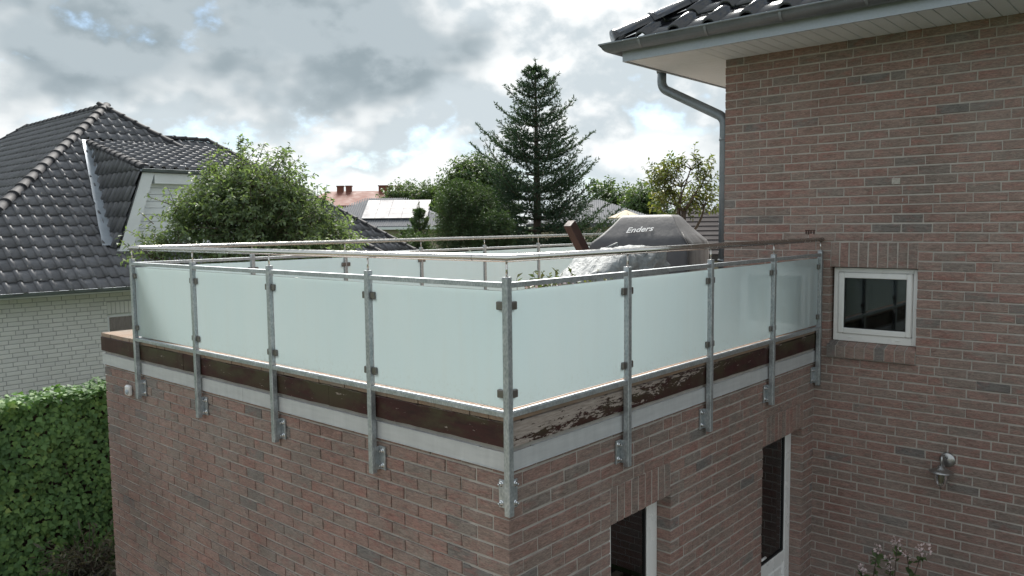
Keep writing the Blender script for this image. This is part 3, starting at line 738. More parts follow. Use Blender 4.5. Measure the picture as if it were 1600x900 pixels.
# window
wx = MX+0.062; y0, y1, z0, z1 = WIN[0]+0.006, WIN[1]-0.016, WIN[2]+0.002, WIN[3]-0.004
def ring(mb, x, d, a, b, c, e, t, bev=0.006, tb=None):
    tb = tb or t
    mb.box((x, a, c), (x+d, a+t, e), None, bev); mb.box((x, b-t, c), (x+d, b, e), None, bev)
    mb.box((x+0.0008, a+t-0.001, e-t), (x+d-0.0008, b-t+0.001, e), None, bev*0.6); mb.box((x+0.0008, a+t-0.001, c), (x+d-0.0008, b-t+0.001, c+tb), None, bev*0.6)
wf = MB(); ring(wf, wx, 0.07, y0, y1, z0, z1, 0.042, 0.006, 0.07); win = wf.build('window', 'white_pvc', house)
ws = MB(); ring(ws, wx-0.012, 0.06, y0+0.044, y1-0.044, z0+0.072, z1-0.044, 0.052, 0.009); ws.build('sash', 'white_pvc', win)
wg = MB(); ring(wg, wx+0.004, 0.02, y0+0.094, y1-0.094, z0+0.122, z1-0.094, 0.008, 0.001); wg.build('gasket', 'black_rubber', win)
wp = MB(); wp.box((wx+0.010, y0+0.098, z0+0.126), (wx+0.030, y1-0.098, z1-0.098)); wp.build('pane', 'window_glass', win)
for yy in (y1-0.16, y0+0.16):
    wc = MB(); wc.box((wx-0.006, yy-0.018, z0+0.030), (wx+0.004, yy+0.018, z0+0.044), None, 0.004); wc.build('drain_cap', 'white_pvc', win)
ri = MB(); ri.box((MX+0.9, -1.9, 2.3), (MX+0.92, 0.6, 4.4)); ri.build('room_wall', 'room_dark', house)

# soffit boards, fascia, gutter, roof of the main house
OX = 3.715; OY = 1.74
yb = MY-0.006
while yb > -5.9:
    mb = MB(); mb.box((OX+0.022, yb-0.117, ZS), (MX+0.02, yb-0.003, ZS+0.014), None, 0.003); mb.build('soffit_board', 'soffit_paint', house); yb -= 0.12
xb = OX+0.024
while xb < 12.2:
    mb = MB(); mb.box((xb, MY-0.003, ZS+0.0005), (xb+0.117, OY-0.022, ZS+0.0145), None, 0.002); mb.build('soffit_board', 'soffit_paint', house); xb += 0.12
sb = MB(); sb.box((OX+0.02, -5.95, ZS+0.016), (MX+0.03, OY-0.01, ZS+0.03)); sb.box((MX+0.03, MY-0.01, ZS+0.016), (12.4, OY-0.01, ZS+0.03)); sb.build('soffit_backing', 'soffit_paint', house)
fb = MB(); fb.box((OX, -5.95, ZS-0.012), (OX+0.02, OY, ZS+0.16)); fb.box((OX+0.02, OY-0.02, ZS-0.012), (12.4, OY, ZS+0.16)); fb.build('eave_fascia', 'flashing', house)
def gutter(p0, p1, out, parent, rad=0.075, mat='gutter_zinc', mitre0=0.0, mitre1=0.0, name='gutter'):
    """half-round gutter between p0 and p1 (inner top edge), out = outward unit vector"""
    p0, p1, out = Vector(p0), Vector(p1), Vector(out); d = (p1-p0).normalized(); vs = []; prof = []
    for i in range(11):
        a = math.pi*i/10; prof.append((rad-rad*math.cos(a), -rad*math.sin(a)*1.05))
    cx_, cz_ = prof[-1]
    for i in range(1, 6):
        a = math.pi*2*i/6; prof.append((cx_+0.009-0.009*math.cos(a), cz_+0.009*math.sin(a)))
    prof2 = [(x_*0.97+0.002, z_*0.96+0.003) for x_, z_ in reversed(prof[:11])]
    allp = prof+prof2; m = len(allp)
    for (p, mt) in ((p0, mitre0), (p1, mitre1)):
        for (x_, z_) in allp: vs.append(p+out*x_+Vector((0, 0, z_))+d*mt*x_)
    mb = MB(); mb.add(vs, [(i, (i+1) % m, m+(i+1) % m, m+i) for i in range(m)]+[tuple(range(m-1, -1, -1)), tuple(range(m, 2*m))], True)
    return mb.build(name, mat, parent)
ZG = ZS+0.155
gt = gutter((OX-0.004, OY, ZG), (OX-0.004, -5.9, ZG), (-1, 0, 0), house, 0.078, mitre0=-1.0)
gutter((OX-0.004, OY+0.004, ZG), (12.3, OY+0.004, ZG), (0, 1, 0), house, 0.078, mitre0=-1.0)
for yy in (1.45, 0.75, 0.05, -0.65, -1.35, -2.05):
    mb = MB(); pts = [(OX-0.004-0.0795+0.0795*math.cos(a), ZG-0.0835*math.sin(a)) for a in [math.pi*i/10 for i in range(11)]]
    vs = [(x_, yy-0.012, z_) for x_, z_ in pts]+[(x_, yy+0.012, z_) for x_, z_ in pts]
    mb.add(vs, [(i, i+1, 12+i, 11+i) for i in range(10)]); mb.build('gutter_bracket', 'gutter_zinc', gt)
# downpipe on the far side
PXD, PYD = 4.535, MY+0.062
dp = MB(); TX, TY = 4.60, OY+0.075
dp.tube([(TX, TY, ZG-0.06), (TX, TY, ZG-0.15)], [0.075, 0.054], 16)
bend = [Vector((TX, TY, ZG-0.13)), Vector((TX, TY, ZG-0.24))]
for k in range(1, 6):
    a_ = R(58)*k/5; bend.append(Vector((TX, TY-0.12*(1-math.cos(a_)), ZG-0.24-0.12*math.sin(a_))))
c_ = Vector((PXD, PYD, 5.02)); low = []
for k in range(0, 6):
    a_ = R(58)*(1-k/5); low.append(Vector((PXD, PYD+0.12*(1-math.cos(a_)), 5.02+0.12*math.sin(a_)-0.02)))
dp.tube(bend+low+[Vector((PXD, PYD, 2.95))], 0.050, 18)
dpo = dp.build('downpipe', 'gutter_zinc', house)
for z in (4.85, 3.6):
    c = MB(); c.tube([(PXD, PYD, z-0.012), (PXD, PYD, z+0.012)], 0.056, 18); c.build('pipe_clip', 'gutter_zinc', dpo)

# ------------------------------------------------------------------ roof tiles
def tile_profile(w):
    # flat pan then a round roll
    pts = [(0.0, 0.0), (0.62*w, 0.0)]
    for i in range(7):
        a = math.pi*(1-i/6); pts.append((0.80*w+0.175*w*math.cos(a), 0.044*(w/0.25)*math.sin(a)+0.004))
    pts.append((1.06*w, 0.001)); return pts
def tile_geom(w, L, step=0.038):
    pr = tile_profile(w); m = len(pr); vs = []; ov = L*1.12
    for (y_, dz) in ((0.0, step), (ov, 0.002)):
        for (x_, z_) in pr: vs.append(Vector((x_, y_, z_+dz)))
    for (x_, z_) in pr: vs.append(Vector((x_, 0.0, z_+step-0.026)))
    fs = [(i, i+1, m+i+1, m+i) for i in range(m-1)]+[(2*m+i, 2*m+i+1, i+1, i) for i in range(m-1)]
    return vs, fs
def tile_face(o, u, v, nu, nv, w, L, clips, roof, mat, keep, field=True, lift=0.012, fieldname='tile_field'):
    """tiles on a slope: o eave-left corner, u along the eave, v up the slope; clips = [(point, outward normal)]"""
    o, u, v = Vector(o), Vector(u).normalized(), Vector(v).normalized(); n = u.cross(v)
    vs0, fs0 = tile_geom(w, L); mb0 = MB(); mb0.add(vs0, fs0, True); me = mb0.mesh('roof_tile', mat)
    rot = Matrix(((u.x, v.x, n.x), (u.y, v.y, n.y), (u.z, v.z, n.z)))
    items = []
    for j in range(nv):
        for i in range(nu):
            p = o+u*(i*w)+v*(j*L)+n*lift
            wm = Matrix.Translation(p) @ rot.to_4x4()
            ws = [wm @ q for q in vs0]; state = 1
            for (cp_, cn) in clips:
                dd = [(q-Vector(cp_)).dot(Vector(cn)) for q in ws]
                if min(dd) > 0: state = 0; break
                if max(dd) > 0: state = 2
            if state == 0: continue
            c = wm @ Vector((w/2, L/2, 0)); x_, y_, z_ = project(c)
            vis = max(0.0, n.dot((CAM-c).normalized()))/(z_*z_) if (-20 < x_ < 1620 and -20 < y_ < 920 and z_ > 0) else 0.0
            items.append((vis, state, wm, ws, clips))
    return items, me, fs0, clips
def emit_tiles(batches, roof, mat, keep, fieldname='tile_field'):
    allv = sorted([it[0] for b in batches for it in b[0]], reverse=True); thr = allv[keep] if len(allv) > keep else -1.0
    rest = MB(); rr = random.Random(5)
    for items, me, fs0, clips in batches:
        for vis, state, wm, ws, clips in items:
            if state == 2:
                bm = bmesh.new(); bv = [bm.verts.new(q) for q in ws]
                for f in fs0: bm.faces.new([bv[i] for i in f]).smooth = True
                for (cp_, cn) in clips: bmesh.ops.bisect_plane(bm, geom=bm.verts[:]+bm.edges[:]+bm.faces[:], plane_co=cp_, plane_no=cn, clear_outer=True)
                if len(bm.faces) == 0: bm.free(); continue
                bm.verts.index_update()
                V = [tuple(q.co) for q in bm.verts]; Fc = [tuple(q.index for q in f.verts) for f in bm.faces]; bm.free()
                if vis > thr:
                    mb = MB(); mb.add(V, Fc, True); mb.build('roof_tile', mat, roof)
                else: rest.add(V, Fc, True)
            elif vis > thr:
                t = wm @ Matrix.Rotation(rr.uniform(-.012, .012), 4, 'Z') @ Matrix.Rotation(rr.uniform(-.008, .008), 4, 'Y') @ Matrix.Translation((0, rr.uniform(-.006, .006), rr.uniform(-.002, .004)))
                meshobj('roof_tile', me, roof, t)
            else: rest.add(ws, fs0, True)
    if rest.v: tag(rest.build(fieldname, mat, roof), kind='stuff')
def hip_plane(a, b, keep_pt):
    """vertical clip plane through line a-b whose outer side is away from keep_pt"""
    a, b = Vector(a), Vector(b); d = b-a; nn = Vector((d.y, -d.x, 0)).normalized()
    if (Vector(keep_pt)-a).dot(nn) > 0: nn = -nn
    return (a, nn)
def cap_row(a, b, roof, mat, L=0.34, rad=0.105, lift=0.03, name='ridge_tile', collar=True, start=0.0):
    a, b = Vector(a), Vector(b); d = (b-a).normalized(); n = int((b-a).length/L)+1
    up = (Vector((0, 0, 1))-d*d.z).normalized(); side = d.cross(up)
    mb = MB(); m = 9; vs = []; fs = []
    secs = [(0.0, 1.10, 0.0), (0.045, 1.10, 0.0), (0.05, 1.0, 0.0), (L*1.06, 0.93, -0.004)] if collar else [(0.0, 1.0, 0), (L*1.06, 0.92, 0)]
    for (y_, k_, dz) in secs:
        for i in range(m):
            an = math.pi*i/(m-1); vs.append(Vector((math.cos(an)*rad*k_, y_, (math.sin(an)*rad*0.86*k_)+dz-0.02)))
    for s in range(len(secs)-1):
        for i in range(m-1): fs.append((s*m+i, (s+1)*m+i, (s+1)*m+i+1, s*m+i+1))
    fs.append(tuple(range(m)))
    mb.add(vs, fs, True); me = mb.mesh(name, mat)
    rot = Matrix(((side.x, d.x, up.x), (side.y, d.y, up.y), (side.z, d.z, up.z))).to_4x4()
    rr = random.Random(2)
    for k in range(n):
        p = a+d*(start+k*L)+up*lift
        if (p-a).length > (b-a).length: break
        meshobj(name, me, roof, Matrix.Translation(p) @ rot @ Matrix.Rotation(rr.uniform(-.012, .012), 4, 'X'))

# main house roof (pitch 33), visible slope faces -X
pm = R(33); ev = Vector((OX-0.03, OY+0.03, ZS+0.165)); vdir = Vector((math.cos(pm), 0, math.sin(pm)))
rf = MB(); rise = 5.6*math.tan(pm)
rf.add([(OX+0.0, OY, ZS+0.155), (OX+0.0, -5.95, ZS+0.155), (OX+5.0, -5.95, ZS+0.155+5*math.tan(pm)), (OX+5.0, OY-5.0, ZS+0.155+5*math.tan(pm)), (12.4, OY, ZS+0.155), (12.4, OY-5.0, ZS+0.155+5*math.tan(pm))],
       [(0, 3, 2, 1), (0, 4, 5, 3)])
roof_h = rf.build('roof', 'bitumen', house)
hipA, hipB = Vector((OX, OY, ZS+0.17)), Vector((OX+5.0, OY-5.0, ZS+0.17+5.0*math.tan(pm)))
b1 = tile_face((OX-0.055, OY+0.02, ZS+0.17-0.055*math.tan(pm)), (0, -1, 0), vdir, 22, 8, 0.36, 0.40, [hip_plane(hipA, hipB, (OX+1, -5, 0))], roof_h, 'tile_glazed', 200)
emit_tiles([b1], roof_h, 'tile_glazed', 150)
cap_row(hipA+Vector((-0.05, 0.05, 0.0)), hipA+(hipB-hipA)*0.45, roof_h, 'tile_glazed', 0.42, 0.115, 0.05)

# ================================================================== NEIGHBOUR HOUSE (white brick, black tiles)
nb = thing('neighbour_house', (6, 18, 0), 'white brick bungalow with black tiled hip roof and dormer behind ivy hedge', 'house')
NY = 13.70; NE_Y = 13.15; NE_Z = 2.86; PT = R(38); TP = math.tan(PT)
AP = Vector((5.287, 18.524, 7.057)); XL = -0.09; XR = 10.66; RY = 24.6
nc = MB(); nx0, nx1 = XL+0.5, XR-0.4
NW = (3.24, 4.60, 1.0, 2.29)
M2 = NY+0.005
nc.box((nx0, M2, -0.05), (NW[0]-0.004, M2+0.3, 2.95)); nc.box((NW[1]+0.004, M2, -0.05), (nx1, M2+0.3, 2.95))
nc.box((NW[0]-0.004, M2, -0.05), (NW[1]+0.004, M2+0.3, NW[2])); nc.box((NW[0]-0.004, M2, NW[3]+0.004), (NW[1]+0.004, M2+0.3, 2.95))
nc.box((nx0, M2+0.3, -0.05), (nx0+0.3, 29.5, 2.95)); nc.box((nx1-0.3, M2+0.3, -0.05), (nx1, 16.0, 2.95)); nc.box((nx1, 15.95, -0.05), (13.3, 16.25, 2.95)); nc.box((13.0, 16.25, -0.05), (13.3, 24.5, 2.95))
wall_n = nc.build('wall', 'mortar_grey', nb)
specs = []
for s, zc, w, e in course_specs(nx1-nx0, 0.4, 2.93, [(NW[0]-nx0, NW[1]-nx0, NW[2], NW[3]+0.245)], joint=0.012, bh=0.0705, seed=41):
    specs.append(((nx0+s, NY, zc), rotR, w, 0.0705, 0.04))
n = 16; st = (NW[1]-NW[0])/n
for k in range(n): specs.append(((NW[0]+(k+0.5)*st, NY, NW[3]+0.122), rotR, st-0.012, 0.232, 0.11))
place_bricks(specs, wall_n, 'brick_white', 300)
# window with curtain
wf = MB()
for (a, b) in ((NW[0], NW[0]+0.06), (NW[1]-0.06, NW[1])): wf.box((a, NY+0.06, NW[2]), (b, NY+0.13, NW[3]), None, 0.004)
wf.box((NW[0]+0.06, NY+0.06, NW[3]-0.07), (NW[1]-0.06, NY+0.13, NW[3]), None, 0.004); wf.box((NW[0]+0.06, NY+0.06, NW[2]), (NW[1]-0.06, NY+0.13, NW[2]+0.06), None, 0.004)
nwin = wf.build('window', 'white_paint', nb)
wp = MB(); wp.box((NW[0]+0.055, NY+0.09, NW[2]+0.055), (NW[1]-0.055, NY+0.105, NW[3]-0.065)); wp.build('pane', 'window_glass', nwin)
cu = MB(); vs = []; N_ = 60
for i in range(N_+1):
    x_ = NW[0]+0.02+(NW[1]-NW[0]-0.04)*i/N_; yy = NY+0.20+0.03*math.sin(i*1.3)+0.012*math.sin(i*3.1)
    vs += [(x_, yy, NW[2]), (x_, yy, NW[3])]
cu.add(vs, [(2*i, 2*i+2, 2*i+3, 2*i+1) for i in range(N_)], True); cu.build('curtain', 'curtain', nwin)
# eaves
ef = MB(); ef.box((XL+0.05, NE_Y+0.06, NE_Z-0.10), (XR-0.05, NE_Y+0.08, NE_Z+0.03)); ef.box((XL+0.05, NE_Y+0.08, NE_Z-0.09), (XR-0.05, NY+0.02, NE_Z-0.075)); ef.box((XL+0.05, NY+0.02, NE_Z-0.08), (nx0+0.02, 29.8, NE_Z-0.06)); ef.build('eave_board', 'white_paint', nb)
gutter((XL-0.02, NE_Y+0.055, NE_Z+0.005), (XR, NE_Y+0.055, NE_Z+0.005), (0, -1, 0), nb, 0.068)
gutter((XL+0.05, 29.8, NE_Z+0.005), (XL+0.05, NE_Y, NE_Z+0.005), (-1, 0, 0), nb, 0.068)
# roof body
FL, FR = Vector((XL, NE_Y, NE_Z)), Vector((XR, NE_Y, NE_Z)); RB = Vector((AP.x, RY, AP.z)); BL = Vector((XL, RY+5.37, NE_Z)); BR = Vector((XR, RY+5.37, NE_Z))
WZ = 6.60; WYR = 20.19; WA = Vector((6.0, WYR, WZ)); WE = Vector((8.92, WYR, WZ)); wh = (WZ-NE_Z)/TP
WC = Vector((WE.x+wh, WYR-wh, NE_Z)); WCB = Vector((WE.x+wh, WYR+wh, NE_Z)); WF0 = Vector((6.0, WYR-wh, NE_Z))
rb = MB(); rb.add([FL, FR, AP, RB, BL, BR, WF0, WC, WE, WA, WCB], [(0, 1, 2), (0, 2, 3, 4), (1, 5, 3, 2), (3, 5, 4), (6, 7, 8, 9), (7, 10, 8), (9, 8, 10)])
roof_n = rb.build('roof', 'bitumen', nb)
TW, TL = 0.253, 0.335
vF = Vector((0, math.cos(PT), math.sin(PT))); vL = Vector((math.cos(PT), 0, math.sin(PT)))
# dormer geometry
DYF = 14.06; DSL = 0.33; DX0 = 3.62; DZB = 3.60
def cheek_x(z): return DX0+(z-DZB)*DSL
DUP = Vector((4.36, 17.20, 6.03))        # upper left corner of the dormer roof on the main slope
DGY, DGZ = 13.84, 5.22                  # eave of the dormer roof
DXR = 7.2                                # right end
cheek_n = Vector((-1, 0, DSL)).normalized()
cheek_pt = Vector((DX0, 14, DZB))
valley_d = Vector((DUP.x-DX0, DUP.y-14.10, DUP.z-DZB))
def clip_dormer(q):  # tile centre lies under the dormer body?
    return q.x > cheek_x(q.z)-0.02 and q.x < DXR+1.0-(q.z-DZB)*DSL and q.z > DZB-0.02 and q.z < DUP.z-0.02
itF = tile_face(FL+Vector((0, -0.055, -0.055*TP)), (1, 0, 0), vF, 44, 21, TW, TL, [hip_plane(FL, AP, (5, 14, 0)), hip_plane(FR, AP, (5, 14, 0))], roof_n, 'tile_black', 0)
itF = ([t for t in itF[0] if not clip_dormer(t[2] @ Vector((TW*0.5, TL*0.5, 0)))], *itF[1:])
VB = Vector((DX0-0.13, 14.10, DZB)); VT = DUP+Vector((-0.06, 0, 0))
def cut_at_valley(t):
    vis, state, wm, ws, clips = t; c = wm @ Vector((TW*0.5, TL*0.5, 0))
    if not (DZB-0.25 < c.z < DUP.z and c.x < 5.0): return t
    pl_ = hip_plane(VB, VT, (0, 15, 0)); dd_ = [(q-pl_[0]).dot(pl_[1]) for q in ws]
    if min(q.z for q in ws) < DZB-0.12: return t
    if min(dd_) > 0: return None
    return (vis, 2, wm, ws, clips+[pl_]) if max(dd_) > 0 else t
itF = ([t for t in map(cut_at_valley, itF[0]) if t], *itF[1:])
itL = tile_face(BL+Vector((-0.05, 0, -0.05*TP)), (0, -1, 0), vL, 68, 21, TW, TL, [hip_plane(FL, AP, (1, 20, 0)), hip_plane(BL, RB, (1, 20, 0))], roof_n, 'tile_black', 0)
itW = tile_face(WF0+Vector((0, -0.05, -0.05*TP)), (1, 0, 0), vF, 32, 18, TW, TL, [hip_plane(WC, WE, (8, 16, 0)), hip_plane(FR, AP, (20, 20, 0))], roof_n, 'tile_black', 0)
# dormer roof (shallow) and tiled cheek
dv = Vector((0, DUP.y-DGY, DUP.z-DGZ)).normalized(); dnu = int((DXR-4.1)/TW)
dL = Vector((cheek_x(DGZ)+0.0, DGY, DGZ))
itD = tile_face((cheek_x(DGZ)-0.05, DGY-0.04, DGZ-0.01), (1, 0, 0), dv, dnu+1, 11, TW, 0.335, [hip_plane(dL, DUP, (6, 15, 0))], roof_n, 'tile_black', 0, lift=0.03)
cu_u = Vector((0, -1, 0)); cu_v = Vector((DSL, 0, 1)).normalized()
itC = tile_face((DX0-0.02, DUP.y+0.1, DZB), cu_u, cu_v, 14, 8, TW, 0.335, [(cheek_pt, (0, 0, 1)) if False else (Vector((0, 13.86, 0)), Vector((0, -1, 0))),
      (Vector((DX0, 14.10, DZB)), Vector((0, TP, -1)).normalized()), (dL, (dL-DUP).cross(Vector((1, 0, 0))).normalized() if (dL-DUP).cross(Vector((1, 0, 0))).z > 0 else -(dL-DUP).cross(Vector((1, 0, 0))).normalized())], roof_n, 'tile_black', 0, lift=0.015)
emit_tiles([itF, itL, itW, itD, itC], roof_n, 'tile_black', 300)
dm = MB()
zt_f = lambda y_: DGZ+(y_-DGY)*(DUP.z-DGZ)/(DUP.y-DGY)
P = lambda x_, y_, z_: Vector((x_, y_, z_))
tl, tr_ = P(cheek_x(DGZ), DGY, DGZ), P(DXR, DGY, DGZ); bl_, br_ = P(DUP.x, DUP.y, DUP.z), P(DXR+0.3, DUP.y, DUP.z)
fb_l, fb_r = P(DX0, DYF-0.2, DZB), P(DXR+0.55, DYF-0.2, DZB); vb_l, vb_r = P(DX0, 14.10, DZB), P(DXR+0.55, 14.10, DZB)
dm.add([tl, tr_, br_, bl_, fb_l, vb_l, fb_r, vb_r], [(0, 1, 2, 3), (0, 3, 5, 4), (1, 6, 7, 2)]); dm.build('dormer_shell', 'bitumen', roof_n)
fw_ = MB(); fw_.add([P(DX0+0.06, DYF, DZB-0.1), P(DXR+0.5, DYF, DZB-0.1), P(DXR, DYF, DGZ+0.03), P(cheek_x(DGZ)+0.06, DYF, DGZ+0.03)], [(0, 1, 2, 3)])
dface = fw_.build('dormer_front', 'white_paint', nb)
k = 0; zb = DZB-0.02
while zb < DGZ-0.28:
    mb = MB(); mb.box((cheek_x(zb+0.14)+0.30, DYF-0.028, zb), (DXR+0.15, DYF-0.004, zb+0.135), None, 0.006); mb.build('cladding_board', 'white_paint', dface); zb += 0.142
bb = MB(); c0, c1 = cheek_x(DZB-0.06), cheek_x(DGZ-0.06)
poly_prism(bb, [(c0, 13.86, DZB-0.06), (c0+0.26, 13.86, DZB-0.06), (c1+0.26, 13.86, DGZ-0.06), (c1, 13.86, DGZ-0.06)], (0, 0.19, 0)); bb.build('barge_board', 'white_paint', nb)
hb = MB(); hb.box((c1+0.26, 13.87, DGZ-0.28), (DXR, 14.05, DGZ-0.06)); hb.build('dormer_frieze', 'white_paint', nb)
gutter((cheek_x(DGZ)-0.06, DGY+0.02, DGZ+0.01), (DXR+0.1, DGY+0.02, DGZ+0.01), (0, -1, 0), nb, 0.055)
vf = MB(); vs = []
nF = Vector((0, -math.sin(PT), math.cos(PT)))
for i in range(13):
    t = i/12; p = Vector((DX0, 14.10, DZB)).lerp(DUP, t); wv = 0.27-0.12*t
    wob = 0.004*math.sin(i*2.1)
    vs += [p+Vector((-wv, 0, 0))+nF*0.088+Vector((wob, 0, 0)), p+nF*0.075, p+Vector((0.03, 0, 0.09))+nF*0.07]
vf.add(vs, [(3*i+j, 3*i+j+1, 3*i+4+j, 3*i+3+j) for i in range(12) for j in (0, 1)]); vf.build('valley_flashing', 'flashing', roof_n)
for a, b in ((FL, AP), (FR, AP)): cap_row(a+Vector((0, 0, 0.02)), b, roof_n, 'tile_cap', 0.34, 0.115, 0.035)
cap_row(AP+Vector((0, 0.05, 0.02)), RB, roof_n, 'tile_cap', 0.34, 0.115, 0.035); cap_row(BL, RB, roof_n, 'tile_cap', 0.34, 0.115, 0.035)
cap_row(WC, WE, roof_n, 'tile_cap', 0.34, 0.115, 0.035); cap_row(WE, Vector((7.6, WYR, WZ)), roof_n, 'tile_cap', 0.34, 0.115, 0.035)
cap_row(dL+Vector((0.02, 0, 0.02)), DUP, roof_n, 'tile_cap', 0.30, 0.095, 0.03)

# ================================================================== FAR BUILDINGS
def simple_house(name, base, ang, wx_, dy_, eave, ridge, walls, roofm, label, hip=True, overh=0.5, ridge_len=None):
    """hip-roofed house, origin at the middle of its front wall; local x along the front, y away"""
    t = thing(name, base, label, 'house'); m = Matrix.Translation(Vector(base)) @ Matrix.Rotation(ang, 4, 'Z')
    w = MB(); w.box((-wx_/2, 0, 0), (wx_/2, dy_, eave), m); wo_ = w.build('wall', walls, t)
    r = MB(); a = overh; rl = (wx_+2*a)/2-(dy_/2+a) if hip else wx_/2+a
    rl = max(rl, 0.2) if ridge_len is None else ridge_len
    V = [(-wx_/2-a, -a, eave), (wx_/2+a, -a, eave), (wx_/2+a, dy_+a, eave), (-wx_/2-a, dy_+a, eave), (-rl, dy_/2, ridge), (rl, dy_/2, ridge)]
    V += [(x_, y_, z_-0.16) for x_, y_, z_ in V[:4]]
    r.add([m @ Vector(v) for v in V], [(0, 1, 5, 4), (2, 3, 4, 5), (1, 2, 5), (3, 0, 4), (6, 7, 1, 0), (7, 8, 2, 1), (8, 9, 3, 2), (9, 6, 0, 3), (9, 8, 7, 6)])
    ro = r.build('roof', roofm, t); return t, m, wo_, ro
def far_window(t, m, x0, x1, z0, z1, frame='black_rubber', pane='window_glass'):
    f = MB()
    for (a, b, c, d) in ((x0, x0+0.1, z0, z1), (x1-0.1, x1, z0, z1), (x0+0.1, x1-0.1, z1-0.1, z1), (x0+0.1, x1-0.1, z0, z0+0.1)): f.box((a, -0.06, c), (b, 0.03, d), m)
    fo = f.build('window', frame, t); p = MB(); p.box((x0+0.1, -0.03, z0+0.1), (x1-0.1, -0.015, z1-0.1), m); p.build('pane', pane, fo)
    bk = MB(); bk.box((x0+0.1, -0.012, z0+0.1), (x1-0.1, -0.006, z1-0.1), m); bk.build('blind', 'curtain', fo)
ANG = math.atan2(41.19-48.48, 38.37-31.89)
def slat_roof(m, wx_, dy_, eave, ridge, parent, mat, rl, a=0.5, n=60, y_from=0.0):
    """raised tile rolls down the front slope"""
    mb = MB(); 
    for i in range(n):
        x_ = -wx_/2-a+(wx_+2*a)*(i+0.5)/n
        top = 1.0
        if abs(x_) > rl: top = max(0.03, 1-(abs(x_)-rl)/(wx_/2+a-rl))
        p0 = Vector((x_, -a, eave+0.02)); p1 = Vector((x_, -a+(dy_/2+a)*top, eave+0.02+(ridge-eave)*top))
        d = Vector((0.05, 0, 0)); h = Vector((0, 0, 0.022))
        mb.add([m @ q for q in (p0-d, p0+h, p0+d, p1-d, p1+h, p1+d)], [(0, 1, 4, 3), (1, 2, 5, 4)])
    return tag(mb.build('tile_rows', mat, parent), kind='stuff')
c1_ = Vector(((31.89+38.37)/2+0.3, (48.48+41.19)/2+0.4, 0))
h1, m1, w1, r1 = simple_house('far_house', c1_, ANG, 11.5, 9.0, 3.95, 6.25, 'stone_beige', 'grey_tile', 'beige stone house with grey roof carrying a solar panel array', True)
slat_roof(m1, 11.5, 9.0, 3.95, 6.25, r1, 'grey_tile', 1.75, n=70)
ev_ = MB(); ev_.box((-6.2, -0.62, 3.70), (6.2, -0.50, 3.90), m1); ev_.build('gutter', 'white_paint', h1)
far_window(h1, m1, 1.75, 2.95, 2.5, 3.6); far_window(h1, m1, -3.1, -0.9, 2.4, 3.5, 'black_rubber')
sp = MB()
sl = (6.25-3.95)/5.0
for i in range(5):
    for j in range(2):
        x0_ = -2.2+i*1.02; y0_ = 1.0+j*1.62-0.5
        q = [(x0_+0.9, y0_, 3.95+(y0_+0.5)*sl+0.14), (x0_+1.9, y0_, 3.95+(y0_+0.5)*sl+0.14), (x0_+1.9-0.0, y0_+1.58, 3.95+(y0_+2.08)*sl+0.14), (x0_+0.9, y0_+1.58, 3.95+(y0_+2.08)*sl+0.14)]
        mb = MB(); poly_prism(mb, [m1 @ Vector(v) for v in q], (0, 0, 0.05)); mb.build('solar_panel', 'solar', r1)
# red-roofed block further off
m2c = Vector((66.5, 86.0, 0)); ANG2 = math.atan2(84.05-92.76, 67.87-60.18)
h2, m2, w2, r2 = simple_house('red_roof_house', m2c, ANG2, 20.0, 10.0, 6.9, 9.1, 'render_wall', 'red_tile', 'long distant house with red tiled roof and brick chimneys', True, 0.5, 6.6)
for x_, w_ in ((-5.3, 0.9), (-4.0, 0.8), (0.8, 1.3), (2.2, 0.6), (3.2, 0.9)):
    c = MB(); c.box((x_, 4.6, 8.6), (x_+w_, 5.3, 9.75), m2); c.box((x_-0.08, 4.52, 9.75), (x_+w_+0.08, 5.38, 9.9), m2); c.build('chimney', 'red_tile', r2)
# right background: grey roof and two dark roofs
h3, m3, w3, r3 = simple_house('slate_roof_house', (29.5, 20.5, 0), math.atan2(-1.0, 0.75), 6.2, 6.0, 4.0, 5.25, 'render_wall', 'grey_tile', 'low house with slate grey roof between fir and magnolia', True, 0.4)
slat_roof(m3, 6.2, 6.0, 4.0, 5.25, r3, 'grey_tile', 0.3, n=64)
def lapped_roof(m, wx_, dy_, eave, ridge, parent, mat, rl, a=0.4, n=9):
    """overlapping tile courses on the front slope"""
    mb = MB()
    for i in range(n):
        t0, t1 = i/n, (i+1)/n*1.01
        def half(t): return (wx_/2+a)+(rl-(wx_/2+a))*t
        y0_, y1_ = -a+(dy_/2+a)*t0, -a+(dy_/2+a)*t1; za, zb_ = eave+(ridge-eave)*t0, eave+(ridge-eave)*t1
        q = [Vector((-half(t0), y0_, za+0.042)), Vector((half(t0), y0_, za+0.042)), Vector((half(t1), y1_, zb_+0.02)), Vector((-half(t1), y1_, zb_+0.02)), Vector((-half(t0), y0_, za+0.01)), Vector((half(t0), y0_, za+0.01))]
        mb.add([m @ v for v in q], [(0, 1, 2, 3), (4, 5, 1, 0)])
    return tag(mb.build('tile_courses', mat, parent), kind='stuff')
h4, m4, w4, r4 = simple_house('pyramid_roof_house', (16.7, 7.6, 0), math.atan2(-0.75, 0.66), 3.6, 3.6, 3.1, 4.50, 'render_wall', 'brown_tile', 'small building with dark brown pyramid roof under the magnolia', True, 0.4)
lapped_roof(m4, 3.6, 3.6, 3.1, 4.50, r4, 'brown_tile', 0.05, n=11)
h5, m5, w5, r5 = simple_house('dark_roof_house', (24.6, 7.4, 0), math.atan2(-0.75, 0.66), 6.0, 7.0, 3.2, 4.80, 'render_wall', 'brown_tile', 'dark roofed house seen beside the brick wall behind the magnolia', True, 0.4, 2.6)
